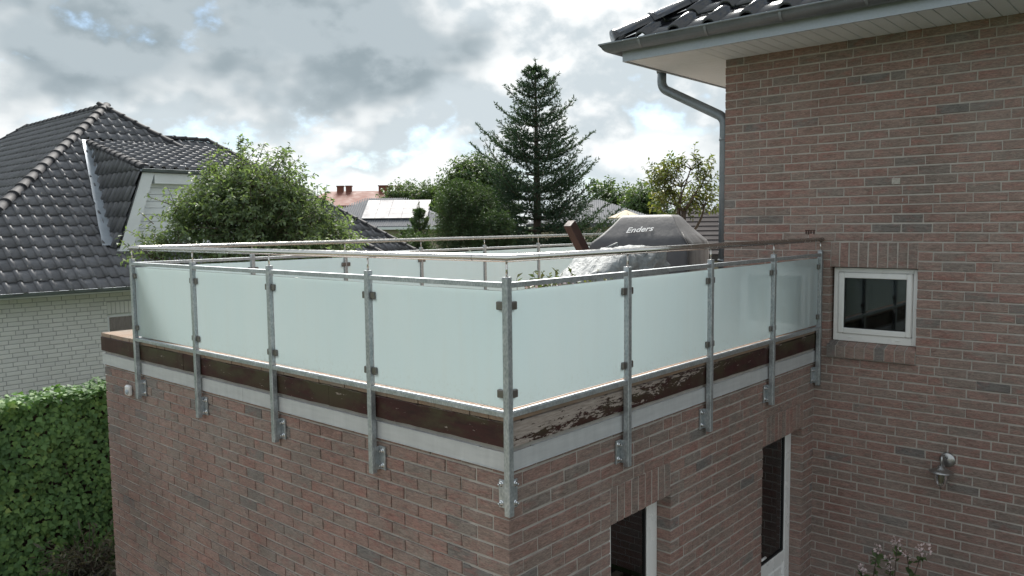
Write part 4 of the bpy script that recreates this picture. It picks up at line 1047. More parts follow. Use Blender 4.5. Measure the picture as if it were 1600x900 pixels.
lapped_roof(m5, 6.0, 7.0, 3.2, 4.80, r5, 'brown_tile', 2.6, n=20)

# ================================================================== PLANTS
def arr_mesh(name, V, Fq, mat, smooth=False):
    me = bpy.data.meshes.new(name); V = np.asarray(V, dtype=np.float32); Fq = np.asarray(Fq, dtype=np.int32)
    me.vertices.add(len(V)); me.vertices.foreach_set('co', V.ravel()); k = Fq.shape[1]
    me.loops.add(Fq.size); me.loops.foreach_set('vertex_index', Fq.ravel()); me.polygons.add(len(Fq))
    me.polygons.foreach_set('loop_start', np.arange(0, Fq.size, k, dtype=np.int32)); me.polygons.foreach_set('loop_total', np.full(len(Fq), k, dtype=np.int32))
    me.materials.append(MATS[mat]); me.update(calc_edges=True); me.validate(); return me
def unit(a): return a/np.maximum(1e-9, np.linalg.norm(a, axis=-1, keepdims=True))
def leaves(P_, D_, N_, size, aspect=0.5, fold=0.25, shape='leaf'):
    """leaf quads pairs: P_ base points, D_ axis, N_ approx normal, size lengths"""
    n = len(P_); D_ = unit(D_); S = unit(np.cross(D_, N_)); N2 = np.cross(S, D_); L = size[:, None]
    b = P_; tip = P_+D_*L-N2*L*0.18; mid = P_+D_*L*0.5
    l = P_+D_*L*0.42-S*L*aspect*0.5+N2*L*fold*0.3; r = P_+D_*L*0.42+S*L*aspect*0.5+N2*L*fold*0.3
    if shape == 'leaf':
        V = np.stack([b, r, tip, l], 1).reshape(-1, 3); base = np.arange(n)[:, None]*4
        F = np.concatenate([base+np.array([0, 1, 2]), base+np.array([0, 2, 3])], 1).reshape(-1, 3)
    else:  # ivy, five-lobed
        sh = [(0, 0), (0.28, 0.50), (0.42, 0.34), (0.62, 0.42), (0.66, 0.2), (1.0, 0.0), (0.66, -0.2), (0.62, -0.42), (0.42, -0.34), (0.28, -0.50)]
        sh = [(0.15, 0), (-0.05, 0.32), (0.30, 0.55), (0.48, 0.30), (1.0, 0.0), (0.48, -0.30), (0.30, -0.55), (-0.05, -0.32)]
        V = np.stack([P_+D_*L*a+S*L*c+N2*L*(0.10*abs(c)-0.22*a*a) for a, c in sh], 1).reshape(-1, 3); base = np.arange(n)[:, None]*8
        F = np.concatenate([base+np.array([0, i, i+1]) for i in range(1, 7)]+[base+np.array([0, 7, 1])], 1).reshape(-1, 3)
    return V, F
def join(parts):
    Vs, Fs, k = [], [], 0
    for V, F in parts: Vs.append(V); Fs.append(F+k); k += len(V)
    return np.concatenate(Vs), np.concatenate(Fs)

# ivy hedge
hedge = thing('ivy_hedge', (0, 7.2, 0), 'dense dark green ivy hedge wall in front of the white brick house', 'hedge')
hx0, hx1, hy, hz = -3.4, 3.6, 7.0, 2.12
fr_ = MB(); fr_.box((hx0, hy+0.12, 0), (hx1, hy+0.22, hz-0.12)); fr_.build('fence_panel', 'brown_timber', hedge)
n = 23000
xs = rng.uniform(hx0, hx1, n); zs = rng.uniform(0.0, hz+0.02, n)
def bulge(x_, z_): return np.array([0.13*mnoise.fractal(Vector((a*1.5, 3.0, c*1.5)), 1.0, 2.0, 3) + 0.06*mnoise.noise(Vector((a*6, 1, c*6))) for a, c in zip(x_, z_)])
bl = bulge(xs, zs)
ys = hy-bl-rng.uniform(-0.02, 0.09, n)
P_ = np.stack([xs, ys, zs], 1)
nrm = np.stack([rng.normal(0, .35, n), -np.ones(n), rng.normal(0.45, .35, n)], 1)
D_ = np.stack([rng.normal(0, .7, n), rng.normal(-.25, .2, n), -np.abs(rng.normal(.8, .4, n))], 1)
V1, F1 = leaves(P_, D_, nrm, rng.uniform(0.030, 0.074, n), shape='ivy')
n2 = 4500
xs = rng.uniform(hx0, hx1, n2); topz = hz+np.array([0.06*mnoise.fractal(Vector((a*1.8, 9.0, 0.0)), 1.0, 2.0, 3) for a in xs])
P2 = np.stack([xs, hy+rng.uniform(-0.12, 0.38, n2), topz-rng.uniform(-0.05, 0.07, n2)], 1)
N2_ = np.stack([rng.normal(0, .4, n2), rng.normal(-.2, .4, n2), np.ones(n2)], 1); D2_ = np.stack([rng.normal(0, 1, n2), rng.normal(-.5, .6, n2), rng.normal(-.1, .3, n2)], 1)
V2, F2 = leaves(P2, D2_, N2_, rng.uniform(0.035, 0.075, n2), shape='ivy')
V, F = join([(V1, F1), (V2, F2)])
tag(meshobj('foliage', arr_mesh('foliage', V, F, 'leaf_ivy'), hedge), kind='stuff')
for k in range(9):
    x_ = hx0+0.4+k*0.8; st = MB(); st.tube([(x_, 7.08, 0), (x_+0.06, 7.05, 0.6), (x_-0.05, 7.07, 1.2), (x_+0.04, 7.06, 1.9)], [0.022, 0.018, 0.013, 0.007], 7); st.build('stem', 'bark', hedge)

def limb(mb, a, b, r0, r1, bend=0.1, seg=5, rr=random):
    a, b = Vector(a), Vector(b); L = (b-a).length; pts = []; o = Vector((rr.uniform(-1, 1), rr.uniform(-1, 1), rr.uniform(-.3, .6)))*L*bend
    for i in range(seg+1):
        t = i/seg; pts.append(a.lerp(b, t)+o*math.sin(math.pi*t))
    mb.tube(pts, [r0+(r1-r0)*i/seg for i in range(seg+1)], 7); return pts
def leafy_tree(name, base, blobs, label, mat, ntwig, lpt, lsize, group=None, aspect=0.5, trunk_r=0.09, twig=(0.25, 0.6), updir=0.35, shell=0.55, seed=1, droop=0.15, gapscale=1.1, gap=-0.25, cat='tree', sprigs=()):
    """blobs: (cx, cy, cz, rx, ry, rz). twigs spread through the blobs carry the leaves"""
    r_ = np.random.default_rng(seed); rr = random.Random(seed)
    t = thing(name, base, label, cat, group); base = Vector(base)
    vol = np.array([b[3]*b[4]*b[5] for b in blobs])**0.8; vol /= vol.sum()
    tb = MB(); zc = min(b[2]-b[5]*0.6 for b in blobs); c = Vector((np.average([b[0] for b in blobs], weights=vol), np.average([b[1] for b in blobs], weights=vol), max(b[2] for b in blobs)))
    top = Vector((base.x*0.4+c.x*0.6, base.y*0.4+c.y*0.6, max(zc, base.z+(c.z-base.z)*0.45)))
    tpts = limb(tb, base, top, trunk_r, trunk_r*0.7, 0.04, 6, rr); tb.build('trunk', 'bark', t)
    lb = MB(); ends = []
    for b in blobs:
        e = Vector(b[:3]); limb(lb, tpts[rr.randrange(3, len(tpts))], e, trunk_r*0.5, trunk_r*0.16, 0.12, 5, rr)
        for k in range(5):
            d = Vector(r_.normal(0, 1, 3)); d.z = abs(d.z)*0.6; d.normalize(); q = e+Vector((d.x*b[3], d.y*b[4], d.z*b[5]))*0.75
            limb(lb, e-Vector((0, 0, b[5]*0.3)), q, trunk_r*0.2, 0.006, 0.1, 4, rr)
    PB, PD = [], []
    while len(PB) < ntwig:
        b = blobs[r_.choice(len(blobs), p=vol)]; d = unit(r_.normal(0, 1, 3)); rad = r_.uniform(0, 1)**shell
        p = np.array(b[:3])+d*rad*np.array(b[3:6])
        if mnoise.noise(Vector(p*gapscale)+Vector((seed, 0, 0))) < gap: continue
        PB.append(p); PD.append(unit(d*0.8+np.array([0, 0, updir])+r_.normal(0, .35, 3)))
    for (sp_, sd_, sl_) in sprigs: pass
    PB, PD = np.array(PB), np.array(PD); TLn = r_.uniform(twig[0], twig[1], ntwig)
    Pl, Dl, Nl, Sl = [], [], [], []
    tw = MB()
    def one(p, d, L, count):
        e = p+d*L+np.array([0, 0, -droop*L*0.6])
        ts = np.linspace(0.1, 1.0, count)
        q = p+(d*L)[None]*ts[:, None]; q[:, 2] -= droop*L*0.6*ts**2
        az = ts*17+r_.uniform(0, 6); s1 = unit(np.cross(d, [0.1, 0.2, 1.0])); s2 = np.cross(d, s1)
        o = s1[None]*np.cos(az)[:, None]+s2[None]*np.sin(az)[:, None]
        ld = unit(o*0.9+d[None]*0.6+np.array([0, 0, -0.25])+r_.normal(0, .2, (count, 3)))
        Pl.append(q); Dl.append(ld); Nl.append(unit(np.array([0, 0, 1.0])+r_.normal(0, .45, (count, 3)))); Sl.append(lsize*r_.uniform(0.65, 1.15, count))
        return e
    for i in range(ntwig):
        e = one(PB[i], PD[i], TLn[i], lpt)
        if i % 2 == 0: tw.tube([PB[i]-PD[i]*0.1, PB[i]+PD[i]*TLn[i]*0.5, e], [0.006, 0.004, 0.002], 4, False)
    for (sp_, sd_, L) in sprigs:
        e = one(np.array(sp_, float), unit(np.array(sd_, float)), L, int(L*26)); tw.tube([Vector(sp_), Vector(e)], [0.008, 0.003], 5, False)
    lb.v += []; lb.build('branches', 'bark', t)
    tag(tw.build('twigs', 'bark', t), kind='stuff')
    V, F = leaves(np.concatenate(Pl), np.concatenate(Dl), np.concatenate(Nl), np.concatenate(Sl), aspect)
    meshobj('crown', arr_mesh('crown', V, F, mat), t); return t

def at(px, py, d): 
    return CAM+d*(fw+rt*((px-800)/F_PX)+upv*((450-py)/F_PX))
def blob(px, py, d, rpx, rpy, depth=None):
    c = at(px, py, d); k = d/F_PX; return (c.x, c.y, c.z, rpx*k, (depth or rpx)*k, rpy*k)

# pear-like tree in front of the neighbour's gable
tb_ = at(400, 300, 11.8)
bl_ = [blob(405, 338, 11.8, 95, 50), blob(352, 302, 11.8, 40, 42), blob(420, 292, 11.6, 48, 42), blob(478, 345, 11.8, 50, 36), blob(318, 362, 11.6, 38, 32), blob(375, 258, 11.8, 16, 24), blob(268, 385, 11.3, 30, 18), blob(235, 398, 11.2, 26, 12), blob(520, 372, 11.8, 26, 22), blob(285, 345, 11.6, 18, 30),
       blob(325, 330, 11.8, 30, 34), blob(440, 400, 11.8, 110, 34)]
spr = [(at(372, 262, 11.8), (0.05, 0, 1), 0.52), (at(352, 262, 11.8), (-0.25, .1, 1), 0.45), (at(398, 262, 11.8), (0.3, -.2, 1), 0.45), (at(425, 262, 11.7), (0.4, -.35, .8), 0.5), (at(440, 285, 11.7), (0.5, -.5, .8), 0.45),
       (at(505, 325, 11.8), (0.12, -.1, 1), 0.42), (at(485, 330, 11.8), (0.4, -.4, .8), 0.45), (at(230, 375, 11.2), (-0.6, .6, .6), 0.35), (at(240, 350, 11.2), (-.5, .5, .8), .3), (at(205, 392, 11.0), (-.4, .4, .8), .3), (at(268, 320, 11.5), (-.7, .6, .5), .4)]
leafy_tree('pear_tree', (tb_.x, tb_.y, 0), bl_, 'leafy green garden tree in front of the white dormer', 'leaf_pear', 2500, 11, 0.078, None, 0.5, 0.10, (0.16, 0.42), 0.45, 0.48, 3, 0.25, 1.7, -0.28, 'tree', spr)
# magnolia-like shrub beside the house corner
mt = at(1065, 300, 15)
bm_ = [blob(1065, 285, 15, 40, 24), blob(1095, 285, 15, 24, 26), blob(1040, 280, 15, 20, 20), blob(1060, 318, 15, 42, 20), blob(1100, 318, 15, 22, 20), blob(1080, 262, 15, 26, 12)]
ms = [(at(1028, 300, 15), (-.3, .35, .8), .55), (at(1045, 275, 15), (-.1, .1, 1), .35), (at(1105, 275, 15), (.3, -.3, 1), .35), (at(1035, 320, 15), (-.2, .3, 1), .5)]
leafy_tree('magnolia_tree', (mt.x, mt.y, 0), bm_, 'sparse olive green magnolia tree close to the downpipe', 'leaf_magnolia', 230, 9, 0.105, None, 0.45, 0.07, (0.15, 0.38), 0.8, 0.6, 5, 0.0, 2.0, -0.1, 'tree', ms)
# broad trees
bt = at(745, 300, 34); leafy_tree('broad_tree', (bt.x, bt.y, 0), [blob(742, 300, 34, 46, 44), blob(715, 320, 34, 28, 40), blob(770, 300, 34, 34, 40), blob(745, 275, 34, 34, 22)], 'round crowned green tree left of the tall fir', 'leaf_broad', 1300, 12, 0.16, 'background broadleaf trees', 0.55, 0.16, (0.3, 0.8), 0.2, 0.5, 8, 0.1, 0.9, -0.35)
k = 0
for (px, py, d, rx, ry, lab) in ((622, 306, 84, 20, 12, 'pale green tree over the solar roof, leftmost of the low row'), (655, 303, 86, 22, 14, 'pale green tree right of the solar panels in the low row'), (686, 305, 88, 24, 14, 'low green tree just left of the round crowned tree'),
                                  (955, 312, 58, 36, 22, 'round green tree behind the slate roof beside the fir'), (1010, 318, 54, 24, 16, 'small dark tree between slate roof and magnolia')):
    c = at(px, py, d); kk = d/F_PX
    leafy_tree('broad_tree', (c.x, c.y, 0), [blob(px, py, d, rx, ry), blob(px-rx*0.6, py+10, d, rx*0.6, ry*0.8), blob(px+rx*0.6, py+10, d, rx*0.6, ry*0.8), blob(px, py+26, d, rx*1.2, 20)], lab, 'leaf_broad', 420, 12, 0.30, 'background broadleaf trees', 0.6, 0.2, (0.5, 1.3), 0.3, 0.5, 20+k, 0.1, 0.6, -0.35); k += 1

def conifer(name, base, height, rad, label, whorls, seed, mat='needle_fir', rise=0.35, z_low=1.0, power=0.9, needle=0.11, twl=0.5, jag=0.18, dens=1.0, group=None):
    r_ = np.random.default_rng(seed); t = thing(name, base, label, 'tree', group); bx, by, bz = base
    tr = MB(); tr.tube([(bx, by, bz), (bx+0.05, by, bz+height*0.5), (bx, by, bz+height*0.985)], [rad*0.055+0.04, rad*0.035+0.02, 0.012], 9); tr.build('trunk', 'bark', t)
    lb = MB(); Pn, Dn = [], []
    for w in range(whorls):
        f = (w+r_.uniform(-.42, .42))/(whorls-1); f = min(max(f, 0), 1); z = bz+z_low+(height-z_low-0.42)*f
        L0 = min(rad*(1-f)**power+0.10, 0.12+0.72*(bz+height-z)); nb_ = int(7 if f < 0.75 else 6)
        a0 = r_.uniform(0, 6.28)
        for k in range(nb_):
            a = a0+k*2*math.pi/nb_+r_.normal(0, .30); L = L0*(1+float(np.clip(r_.normal(0, jag*(1-0.6*f)), -0.3, 0.26))); rs = rise+0.22*f+r_.normal(0, .08)
            out = np.array([math.cos(a), math.sin(a), 0.0]); n = max(5, int(L/0.16))
            ts = np.linspace(0, 1, n+1)
            pts = np.array([bx, by, z])[None]+out[None]*(L*ts)[:, None]; pts[:, 2] += L*rs*(ts*0.35+0.65*ts**2.0)-0.10*L*np.sin(math.pi*ts)*(1-f)
            lb.tube([tuple(p) for p in pts[::max(1, n//4)]]+[tuple(pts[-1])], [0.02+0.012*L]+[0.012]*(len(pts[::max(1, n//4)])-1)+[0.004], 5, False)
            side = np.array([-out[1], out[0], 0.0])
            for i in range(1, n+1):
                tt = ts[i]; dirb = unit(pts[i]-pts[i-1])
                segs = [(pts[i-1], dirb, np.linalg.norm(pts[i]-pts[i-1]))]
                if tt > 0.15:
                    for sg in (-1, 1):
                        tl_ = twl*(1.15-tt)*min(1.0, L*0.5+0.35)*r_.uniform(.6, 1.25)+0.06
                        d2 = unit(dirb*0.75+side*sg*0.8+np.array([0, 0, r_.normal(0.05, .15)])); segs.append((pts[i], d2, tl_))
                for (p0, dd, ln) in segs:
                    cnt = max(4, int(ln/0.030*dens)); q = p0[None]+dd[None]*(r_.uniform(0, ln, cnt))[:, None]
                    rd = unit(r_.normal(0, 1, (cnt, 3))+np.array([0, 0, 0.35])); nd = unit(dd[None]*0.9+rd*0.75)
                    Pn.append(q); Dn.append(nd)
    # leader
    cnt = 60; q = np.array([bx, by, 0.0])[None]+np.array([0, 0, 1.0])*(bz+height-0.6+0.6*r_.uniform(0, 1, cnt))[:, None]; Pn.append(q); Dn.append(unit(r_.normal(0, 1, (cnt, 3))*0.5+np.array([0, 0, 1.0])))
    Pn, Dn = np.concatenate(Pn), np.concatenate(Dn); m = len(Pn)
    V, F = leaves(Pn, Dn, unit(r_.normal(0, 1, (m, 3))), needle*r_.uniform(.7, 1.2, m), 0.28)
    lb.build('branches', 'bark', t); meshobj('crown', arr_mesh('crown', V, F, mat), t); return t
fb_ = at(838, 300, 27)
conifer('fir_tree', (fb_.x, fb_.y, 0), at(840, 96, 27).z, 3.05, 'tall dark fir rising above everything in the middle', 26, 4, 'needle_fir', 0.40, 1.2, 0.72, 0.115, 0.78, 0.30, 1.2)
sp_b = at(790, 330, 29)
conifer('spruce_tree', (sp_b.x, sp_b.y, 0), at(790, 268, 29).z, 1.9, 'shorter dark spruce tucked behind the left flank of the fir', 16, 14, 'needle_fir', 0.1, 0.8, 0.7, 0.14, 0.7, 0.15, 0.8)
cs = at(655, 345, 34)
conifer('cypress_tree', (cs.x, cs.y, 0), at(655, 318, 34).z, 0.75, 'slim pointed conifer in front of the solar roof house', 16, 24, 'needle_pine', 0.9, 0.4, 0.6, 0.13, 0.4, 0.12, 0.9)
def pine_bush(px, py, d, rx, ry, lab, seed, n=900):
    c = at(px, py, d); leafy_tree('pine_tree', (c.x, c.y, 0), [blob(px, py, d, rx, ry), blob(px-rx*.35, py-ry*.45, d, rx*.5, ry*.6), blob(px+rx*.4, py-ry*.1, d, rx*.5, ry*.7), blob(px, py+ry*.8, d, rx*1.15, ry*.8)], lab, 'needle_pine', n, 18, 0.11, 'background pines', 0.2, 0.1, (0.2, 0.42), 1.5, 0.45, seed, -0.1, 1.6, -0.45)
pine_bush(728, 335, 24, 44, 46, 'bushy blue green pine left of the fir', 31, 1100)
pine_bush(775, 365, 23, 24, 22, 'low bushy pine at the foot of the fir', 32, 500)
pine_bush(640, 388, 26, 30, 16, 'low pine below the slim conifer', 33, 400)

# potted plant on the paving by the hedge
pp = Vector((0.02, 6.15, 0)); pt = thing('potted_plant', pp, 'dull leafed plant in a black pot beside the ivy hedge', 'potted plant')
pt_m = MB(); pt_m.lathe([(0.0, 0.0), (0.15, 0.0), (0.19, 0.30), (0.205, 0.30), (0.205, 0.33), (0.185, 0.33), (0.178, 0.27), (0.0, 0.27)], pp, 28); pt_m.build('pot', 'pot_plastic', pt)
so_ = MB(); so_.lathe([(0.0, 0.285), (0.09, 0.29), (0.178, 0.275)], pp, 24); so_.build('potting_soil', 'soil', pt)
Pl, Dl = [], []; stem = MB()
for k in range(46):
    a = rng.uniform(0, 6.28); el = rng.uniform(.25, 1.2); L = rng.uniform(.25, .55); d = np.array([math.cos(a)*math.cos(el), math.sin(a)*math.cos(el), math.sin(el)]); b = np.array(pp)+np.array([0, 0, .28])
    stem.tube([b, b+d*L*0.6+np.array([0, 0, .06]), b+d*L], [.006, .004, .002], 4, False)
    for j in range(9): Pl.append(b+d*L*(0.35+0.65*j/8)+rng.normal(0, .015, 3)); Dl.append(d*0.5+rng.normal(0, .6, 3)+np.array([0, 0, -.25]))
stem.build('stems', 'bark', pt)
V, F = leaves(np.array(Pl), np.array(Dl), rng.normal(0, .4, (len(Pl), 3))+np.array([0, 0, 1]), rng.uniform(.07, .13, len(Pl)), 0.26)
meshobj('foliage', arr_mesh('foliage', V, F, 'leaf_dull'), pt)

# flowering shrub at the foot of the house wall
fx = Vector((3.95, -0.85, 0)); fsb = thing('flowering_shrub', fx, 'leafy shrub with pale pink flower heads against the brick wall', 'shrub')
heads = [(1402, 848), (1442, 860), (1390, 871), (1417, 867), (1372, 859), (1346, 888), (1392, 890), (1345, 893)]
hp = []
for px, py in heads:
    r_d = (fw+rt*((px-800)/F_PX)+upv*((450-py)/F_PX)); tt_ = (4.12-CAM.x)/r_d.x; hp.append(CAM+r_d*tt_)
st_ = MB(); Pl, Dl = [], []
rs_ = random.Random(4)
for i, h in enumerate(hp+[Vector((3.9+rs_.uniform(-.2, .3), -0.85+rs_.uniform(-.45, .45), rs_.uniform(.3, .62))) for _ in range(9)]):
    b = fx+Vector((rs_.uniform(-.15, .15), rs_.uniform(-.2, .2), 0)); q = b.lerp(h, .5)+Vector((rs_.uniform(-.08, .08), rs_.uniform(-.08, .08), .08)); st_.tube([b, q, h], [.008, .006, .003], 5, False)
    for j in range(24):
        t_ = rs_.uniform(.3, .97); p = (b.lerp(q, t_*2) if t_ < .5 else q.lerp(h, t_*2-1)); Pl.append(np.array(p)); Dl.append(rng.normal(0, .7, 3)+np.array([-.2, 0, .1]))
st_.build('stems', 'bark', fsb)
V, F = leaves(np.array(Pl), np.array(Dl), rng.normal(0, .4, (len(Pl), 3))+np.array([-.3, 0, 1]), rng.uniform(.05, .085, len(Pl)), 0.55)
meshobj('foliage', arr_mesh('foliage', V, F, 'leaf_broad'), fsb)
for i, h in enumerate(hp):
    big_ = 1.0 if i in (0, 1) else 0.62
    n = int(26*big_); o = rng.normal(0, .022*big_, (n, 3)); P3 = np.array(h)+o; V, F = leaves(P3, unit(o+rng.normal(0, .01, (n, 3))), rng.normal(0, 1, (n, 3)), np.full(n, .026), 0.95)
    meshobj('flower_head', arr_mesh('flower_head', V, F, 'petal_pink'), fsb)

# ================================================================== THINGS ON THE TERRACE
# gas grill under a fabric cover
gA = Vector((4.08, 1.19, 2.973)); gf = Vector((-0.2015, 0.979, 0)); gs = Vector((0.979, 0.2015, 0)); GLn, GDp = 1.08, 0.78
grill = thing('covered_grill', gA+gf*GLn/2+gs*GDp/2, 'grill under a grey fabric cover with white lettering', 'grill')
def gp_(a, b, z): return gA+gf*(a*GLn)+gs*(b*GDp)+Vector((0, 0, z))
cvm = MB(); rings = [(0.02, 0.03, 0.03), (0.30, 0.01, 0.01), (0.62, 0.0, 0.0), (0.78, 0.005, 0.005), (0.825, 0.02, 0.02), (0.90, 0.085, 0.10), (1.00, 0.165, 0.22), (1.08, 0.215, 0.31), (1.108, 0.245, 0.36), (1.112, 0.33, 0.44)]
nside = 26; nn_ = nside*4; vs = []
for ri, (z, ia, ib) in enumerate(rings):
    for k in range(nn_):
        s_, t_ = divmod(k, nside); t_ = t_/nside
        a, b = ((t_, 0), (1, t_), (1-t_, 1), (0, 1-t_))[s_]
        a2, b2 = ia+(1-2*ia)*a, ib+(1-2*ib)*b
        p = gp_(a2, b2, z)
        wr = mnoise.fractal(Vector((p.x*5, p.y*5, z*1.3)), 1.0, 2.0, 3)*0.022*(0.4+0.6*(z < 0.85))+0.012*math.sin(k*0.9+mnoise.noise(p*2)*4)*max(0, 0.8-z)
        if z > 0.86: wr *= 0.15
        cdir = (p-gp_(.5, .5, z)); cdir.z = 0
        p = p+cdir.normalized()*wr+Vector((0, 0, mnoise.noise(p*3.0)*(0.016 if z < 0.88 else 0.004) if z > 0.7 else 0)); vs.append(p)
fs = [(r_*nn_+k, r_*nn_+(k+1) % nn_, (r_+1)*nn_+(k+1) % nn_, (r_+1)*nn_+k) for r_ in range(len(rings)-1) for k in range(nn_)]+[tuple((len(rings)-1)*nn_+k for k in range(nn_))]
cvm.add(vs, fs, True); cover_o = cvm.build('cover', 'cover_fabric', grill)
# body hidden below, seam on the front corner
sm_ = MB(); sm_.tube([gp_(0.0, 0.0, 0.05)+(-gf-gs)*0.006, gp_(0, 0, 0.80)+(-gf-gs)*0.012, gp_(0.09, 0.10, 0.93)+(-gf-gs)*0.006], 0.004, 6); sm_.build('seam', 'black_rubber', cover_o)
# lettering on the sloping lid (front faces -gs)
fc = bpy.data.curves.new('lettering', 'FONT'); fc.body = 'Enders'; fc.size = 0.105; fc.shear = 0.32; fc.extrude = 0.0015; fc.offset = 0.0015; fc.space_character = 1.02
fo = bpy.data.objects.new('lettering_tmp', fc); COL.objects.link(fo); bpy.context.view_layer.update()
me = bpy.data.meshes.new_from_object(fo.evaluated_get(bpy.context.evaluated_depsgraph_get())); bpy.data.objects.remove(fo); me.name = 'lettering'; me.materials.clear(); me.materials.append(MATS['lettering_white'])
def lid_pt(a, z):
    zs_ = [r[0] for r in rings]; bs = [r[2] for r in rings]; b = float(np.interp(z, zs_, bs)); return gp_(a, b, z)
tx = -gf; p_lo, p_hi = lid_pt(0.66, 0.915), lid_pt(0.66, 1.03); ty = (p_hi-p_lo).normalized(); tn = tx.cross(ty).normalized()
tx2 = (tx+ty*0.10).normalized(); ty2 = tn.cross(tx2)
meshobj('lettering', me, cover_o, Matrix.Translation(p_lo+tn*0.010) @ Matrix(((tx2.x, ty2.x, tn.x), (tx2.y, ty2.y, tn.y), (tx2.z, ty2.z, tn.z))).to_4x4())

# film-wrapped bundle
wb = Vector((2.78, 1.2, 2.973)); wrap = thing('wrapped_bundle', wb, 'bundle wrapped in crumpled clear grey plastic film before the grill', 'bundle')
wm_ = MB(); vs = []; nr, ns = 44, 110
for i in range(nr+1):
    f = i/nr; 
    for k in range(ns):
        a = 2*math.pi*k/ns; ca, sa = math.cos(a), math.sin(a); sq = (abs(ca)**5+abs(sa)**5)**(-1/5)
        z = 0.80*(f if f < 0.8 else 0.8+0.17*math.sin((f-0.8)/0.2*math.pi/2))+(0.05 if f > 0.9 else 0)*0; k_ = 1.0 if f < 0.80 else max(0.0, 1-((f-0.80)/0.20)**3.0)
        x_, y_ = ca*sq*0.60*k_, sa*sq*0.26*k_
        x_ -= 0.10*(1-f)*(x_ < 0); zt = z*(1+0.06*x_/0.6) + 0.02
        if x_ < -0.25: zt -= 0.42*(-x_-0.25)*f
        p = Vector((x_, y_, zt)); wv = mnoise.fractal(p*5, 0.8, 2.1, 4)*0.03+(abs(mnoise.noise(Vector((p.x*9+p.z*5, p.y*9, p.z*12-p.x*6))))-0.2)*0.07+abs(mnoise.noise(Vector((p.x*22, p.y*22, p.z*9))))*0.025
        d = Vector((ca, sa, 0.3 if f > 0.7 else 0)); vs.append(wb+p+d*wv)
wm_.add(vs, [(i*ns+k, i*ns+(k+1) % ns, (i+1)*ns+(k+1) % ns, (i+1)*ns+k) for i in range(nr) for k in range(ns)], True); wm_.build('plastic_film', 'plastic_film', wrap)
fd = MB(); fd.tube([wb+Vector((.15, .2, .80)), wb+Vector((.36, .22, .84)), wb+Vector((.37, .22, .79))], .008, 6); fd.build('film_fold', 'plastic_film', wrap)

# leaning timber post
b0 = Vector((3.80, 1.86, 3.02)); b1_ = Vector((3.03, 1.90, 4.005)); dd = (b1_-b0).normalized(); tp = thing('timber_post', b0, 'dark brown square timber leaning against the covered grill', 'timber')
q = dd.to_track_quat('Z', 'Y').to_matrix().to_4x4(); mb = MB(); mb.box((-0.047, -0.047, 0), (0.047, 0.047, (b1_-b0).length), Matrix.Translation(b0) @ q, 0.005); mb.build('beam', 'brown_timber', tp)

# planter with plants behind the glass
pb = Vector((1.50, 0.80, 2.973)); planter = thing('planter_box', pb, 'terrace planter with small leafy plants behind the right glass', 'planter')
mb = MB(); mb.box((pb.x-0.45, pb.y-0.13, pb.z), (pb.x+0.45, pb.y+0.13, pb.z+0.22), None, 0.01); mb.build('box', 'brown_timber', planter)
mb = MB(); mb.box((pb.x-0.43, pb.y-0.11, pb.z+0.221), (pb.x+0.43, pb.y+0.11, pb.z+0.23)); mb.build('potting_soil', 'soil', planter)
Pl, Dl = [], []; stem = MB()
for k in range(46):
    x_ = pb.x+rng.uniform(-.42, .42); b = np.array([x_, pb.y+rng.uniform(-.1, .1), pb.z+.23]); h = rng.uniform(.34, .42)+0.07*math.exp(-((x_-1.42)/.13)**2)+0.04*math.exp(-((x_-1.8)/.1)**2); d = unit(np.array([rng.normal(0, .25), rng.normal(0, .25), 1]))
    stem.tube([b, b+d*h], [.004, .002], 4, False)
    for j in range(11): Pl.append(b+d*h*(0.2+0.8*j/10)); Dl.append(rng.normal(0, .8, 3)+np.array([0, 0, .35]))
stem.build('stems', 'bark', planter)
V, F = leaves(np.array(Pl), np.array(Dl), rng.normal(0, .5, (len(Pl), 3))+np.array([0, 0, 1]), rng.uniform(.035, .065, len(Pl)), 0.5); meshobj('foliage', arr_mesh('foliage', V, F, 'leaf_pot'), planter)
Pq = np.array([[pb.x+rng.uniform(-.45, .1), pb.y-0.1+rng.uniform(-.05, .1), pb.z+.55+rng.uniform(0, .08)] for _ in range(40)]); V, F = leaves(Pq, rng.normal(0, 1, (40, 3)), rng.normal(0, 1, (40, 3)), np.full(40, .03), .9); meshobj('blossom', arr_mesh('blossom', V, F, 'petal_pink'), planter)

# ================================================================== SMALL THINGS ON WALLS
# round sensor / socket on the left wall
ss = thing('wall_sensor', (AW, 4.82, 2.475), 'small white outdoor sensor box on the left brick wall', 'sensor')
mb = MB(); mb.box((AW-0.045, 4.775, 2.425), (AW+0.002, 4.865, 2.525), None, 0.014); mb.build('housing', 'white_dot', ss)
mb = MB(); mb.lathe([(0.0, 0.012), (0.018, 0.010), (0.026, 0.0)], (AW-0.045, 4.80, 2.465), 18, Matrix.Rotation(R(-90), 4, 'Y')); mb.build('lens', 'flashing', ss)
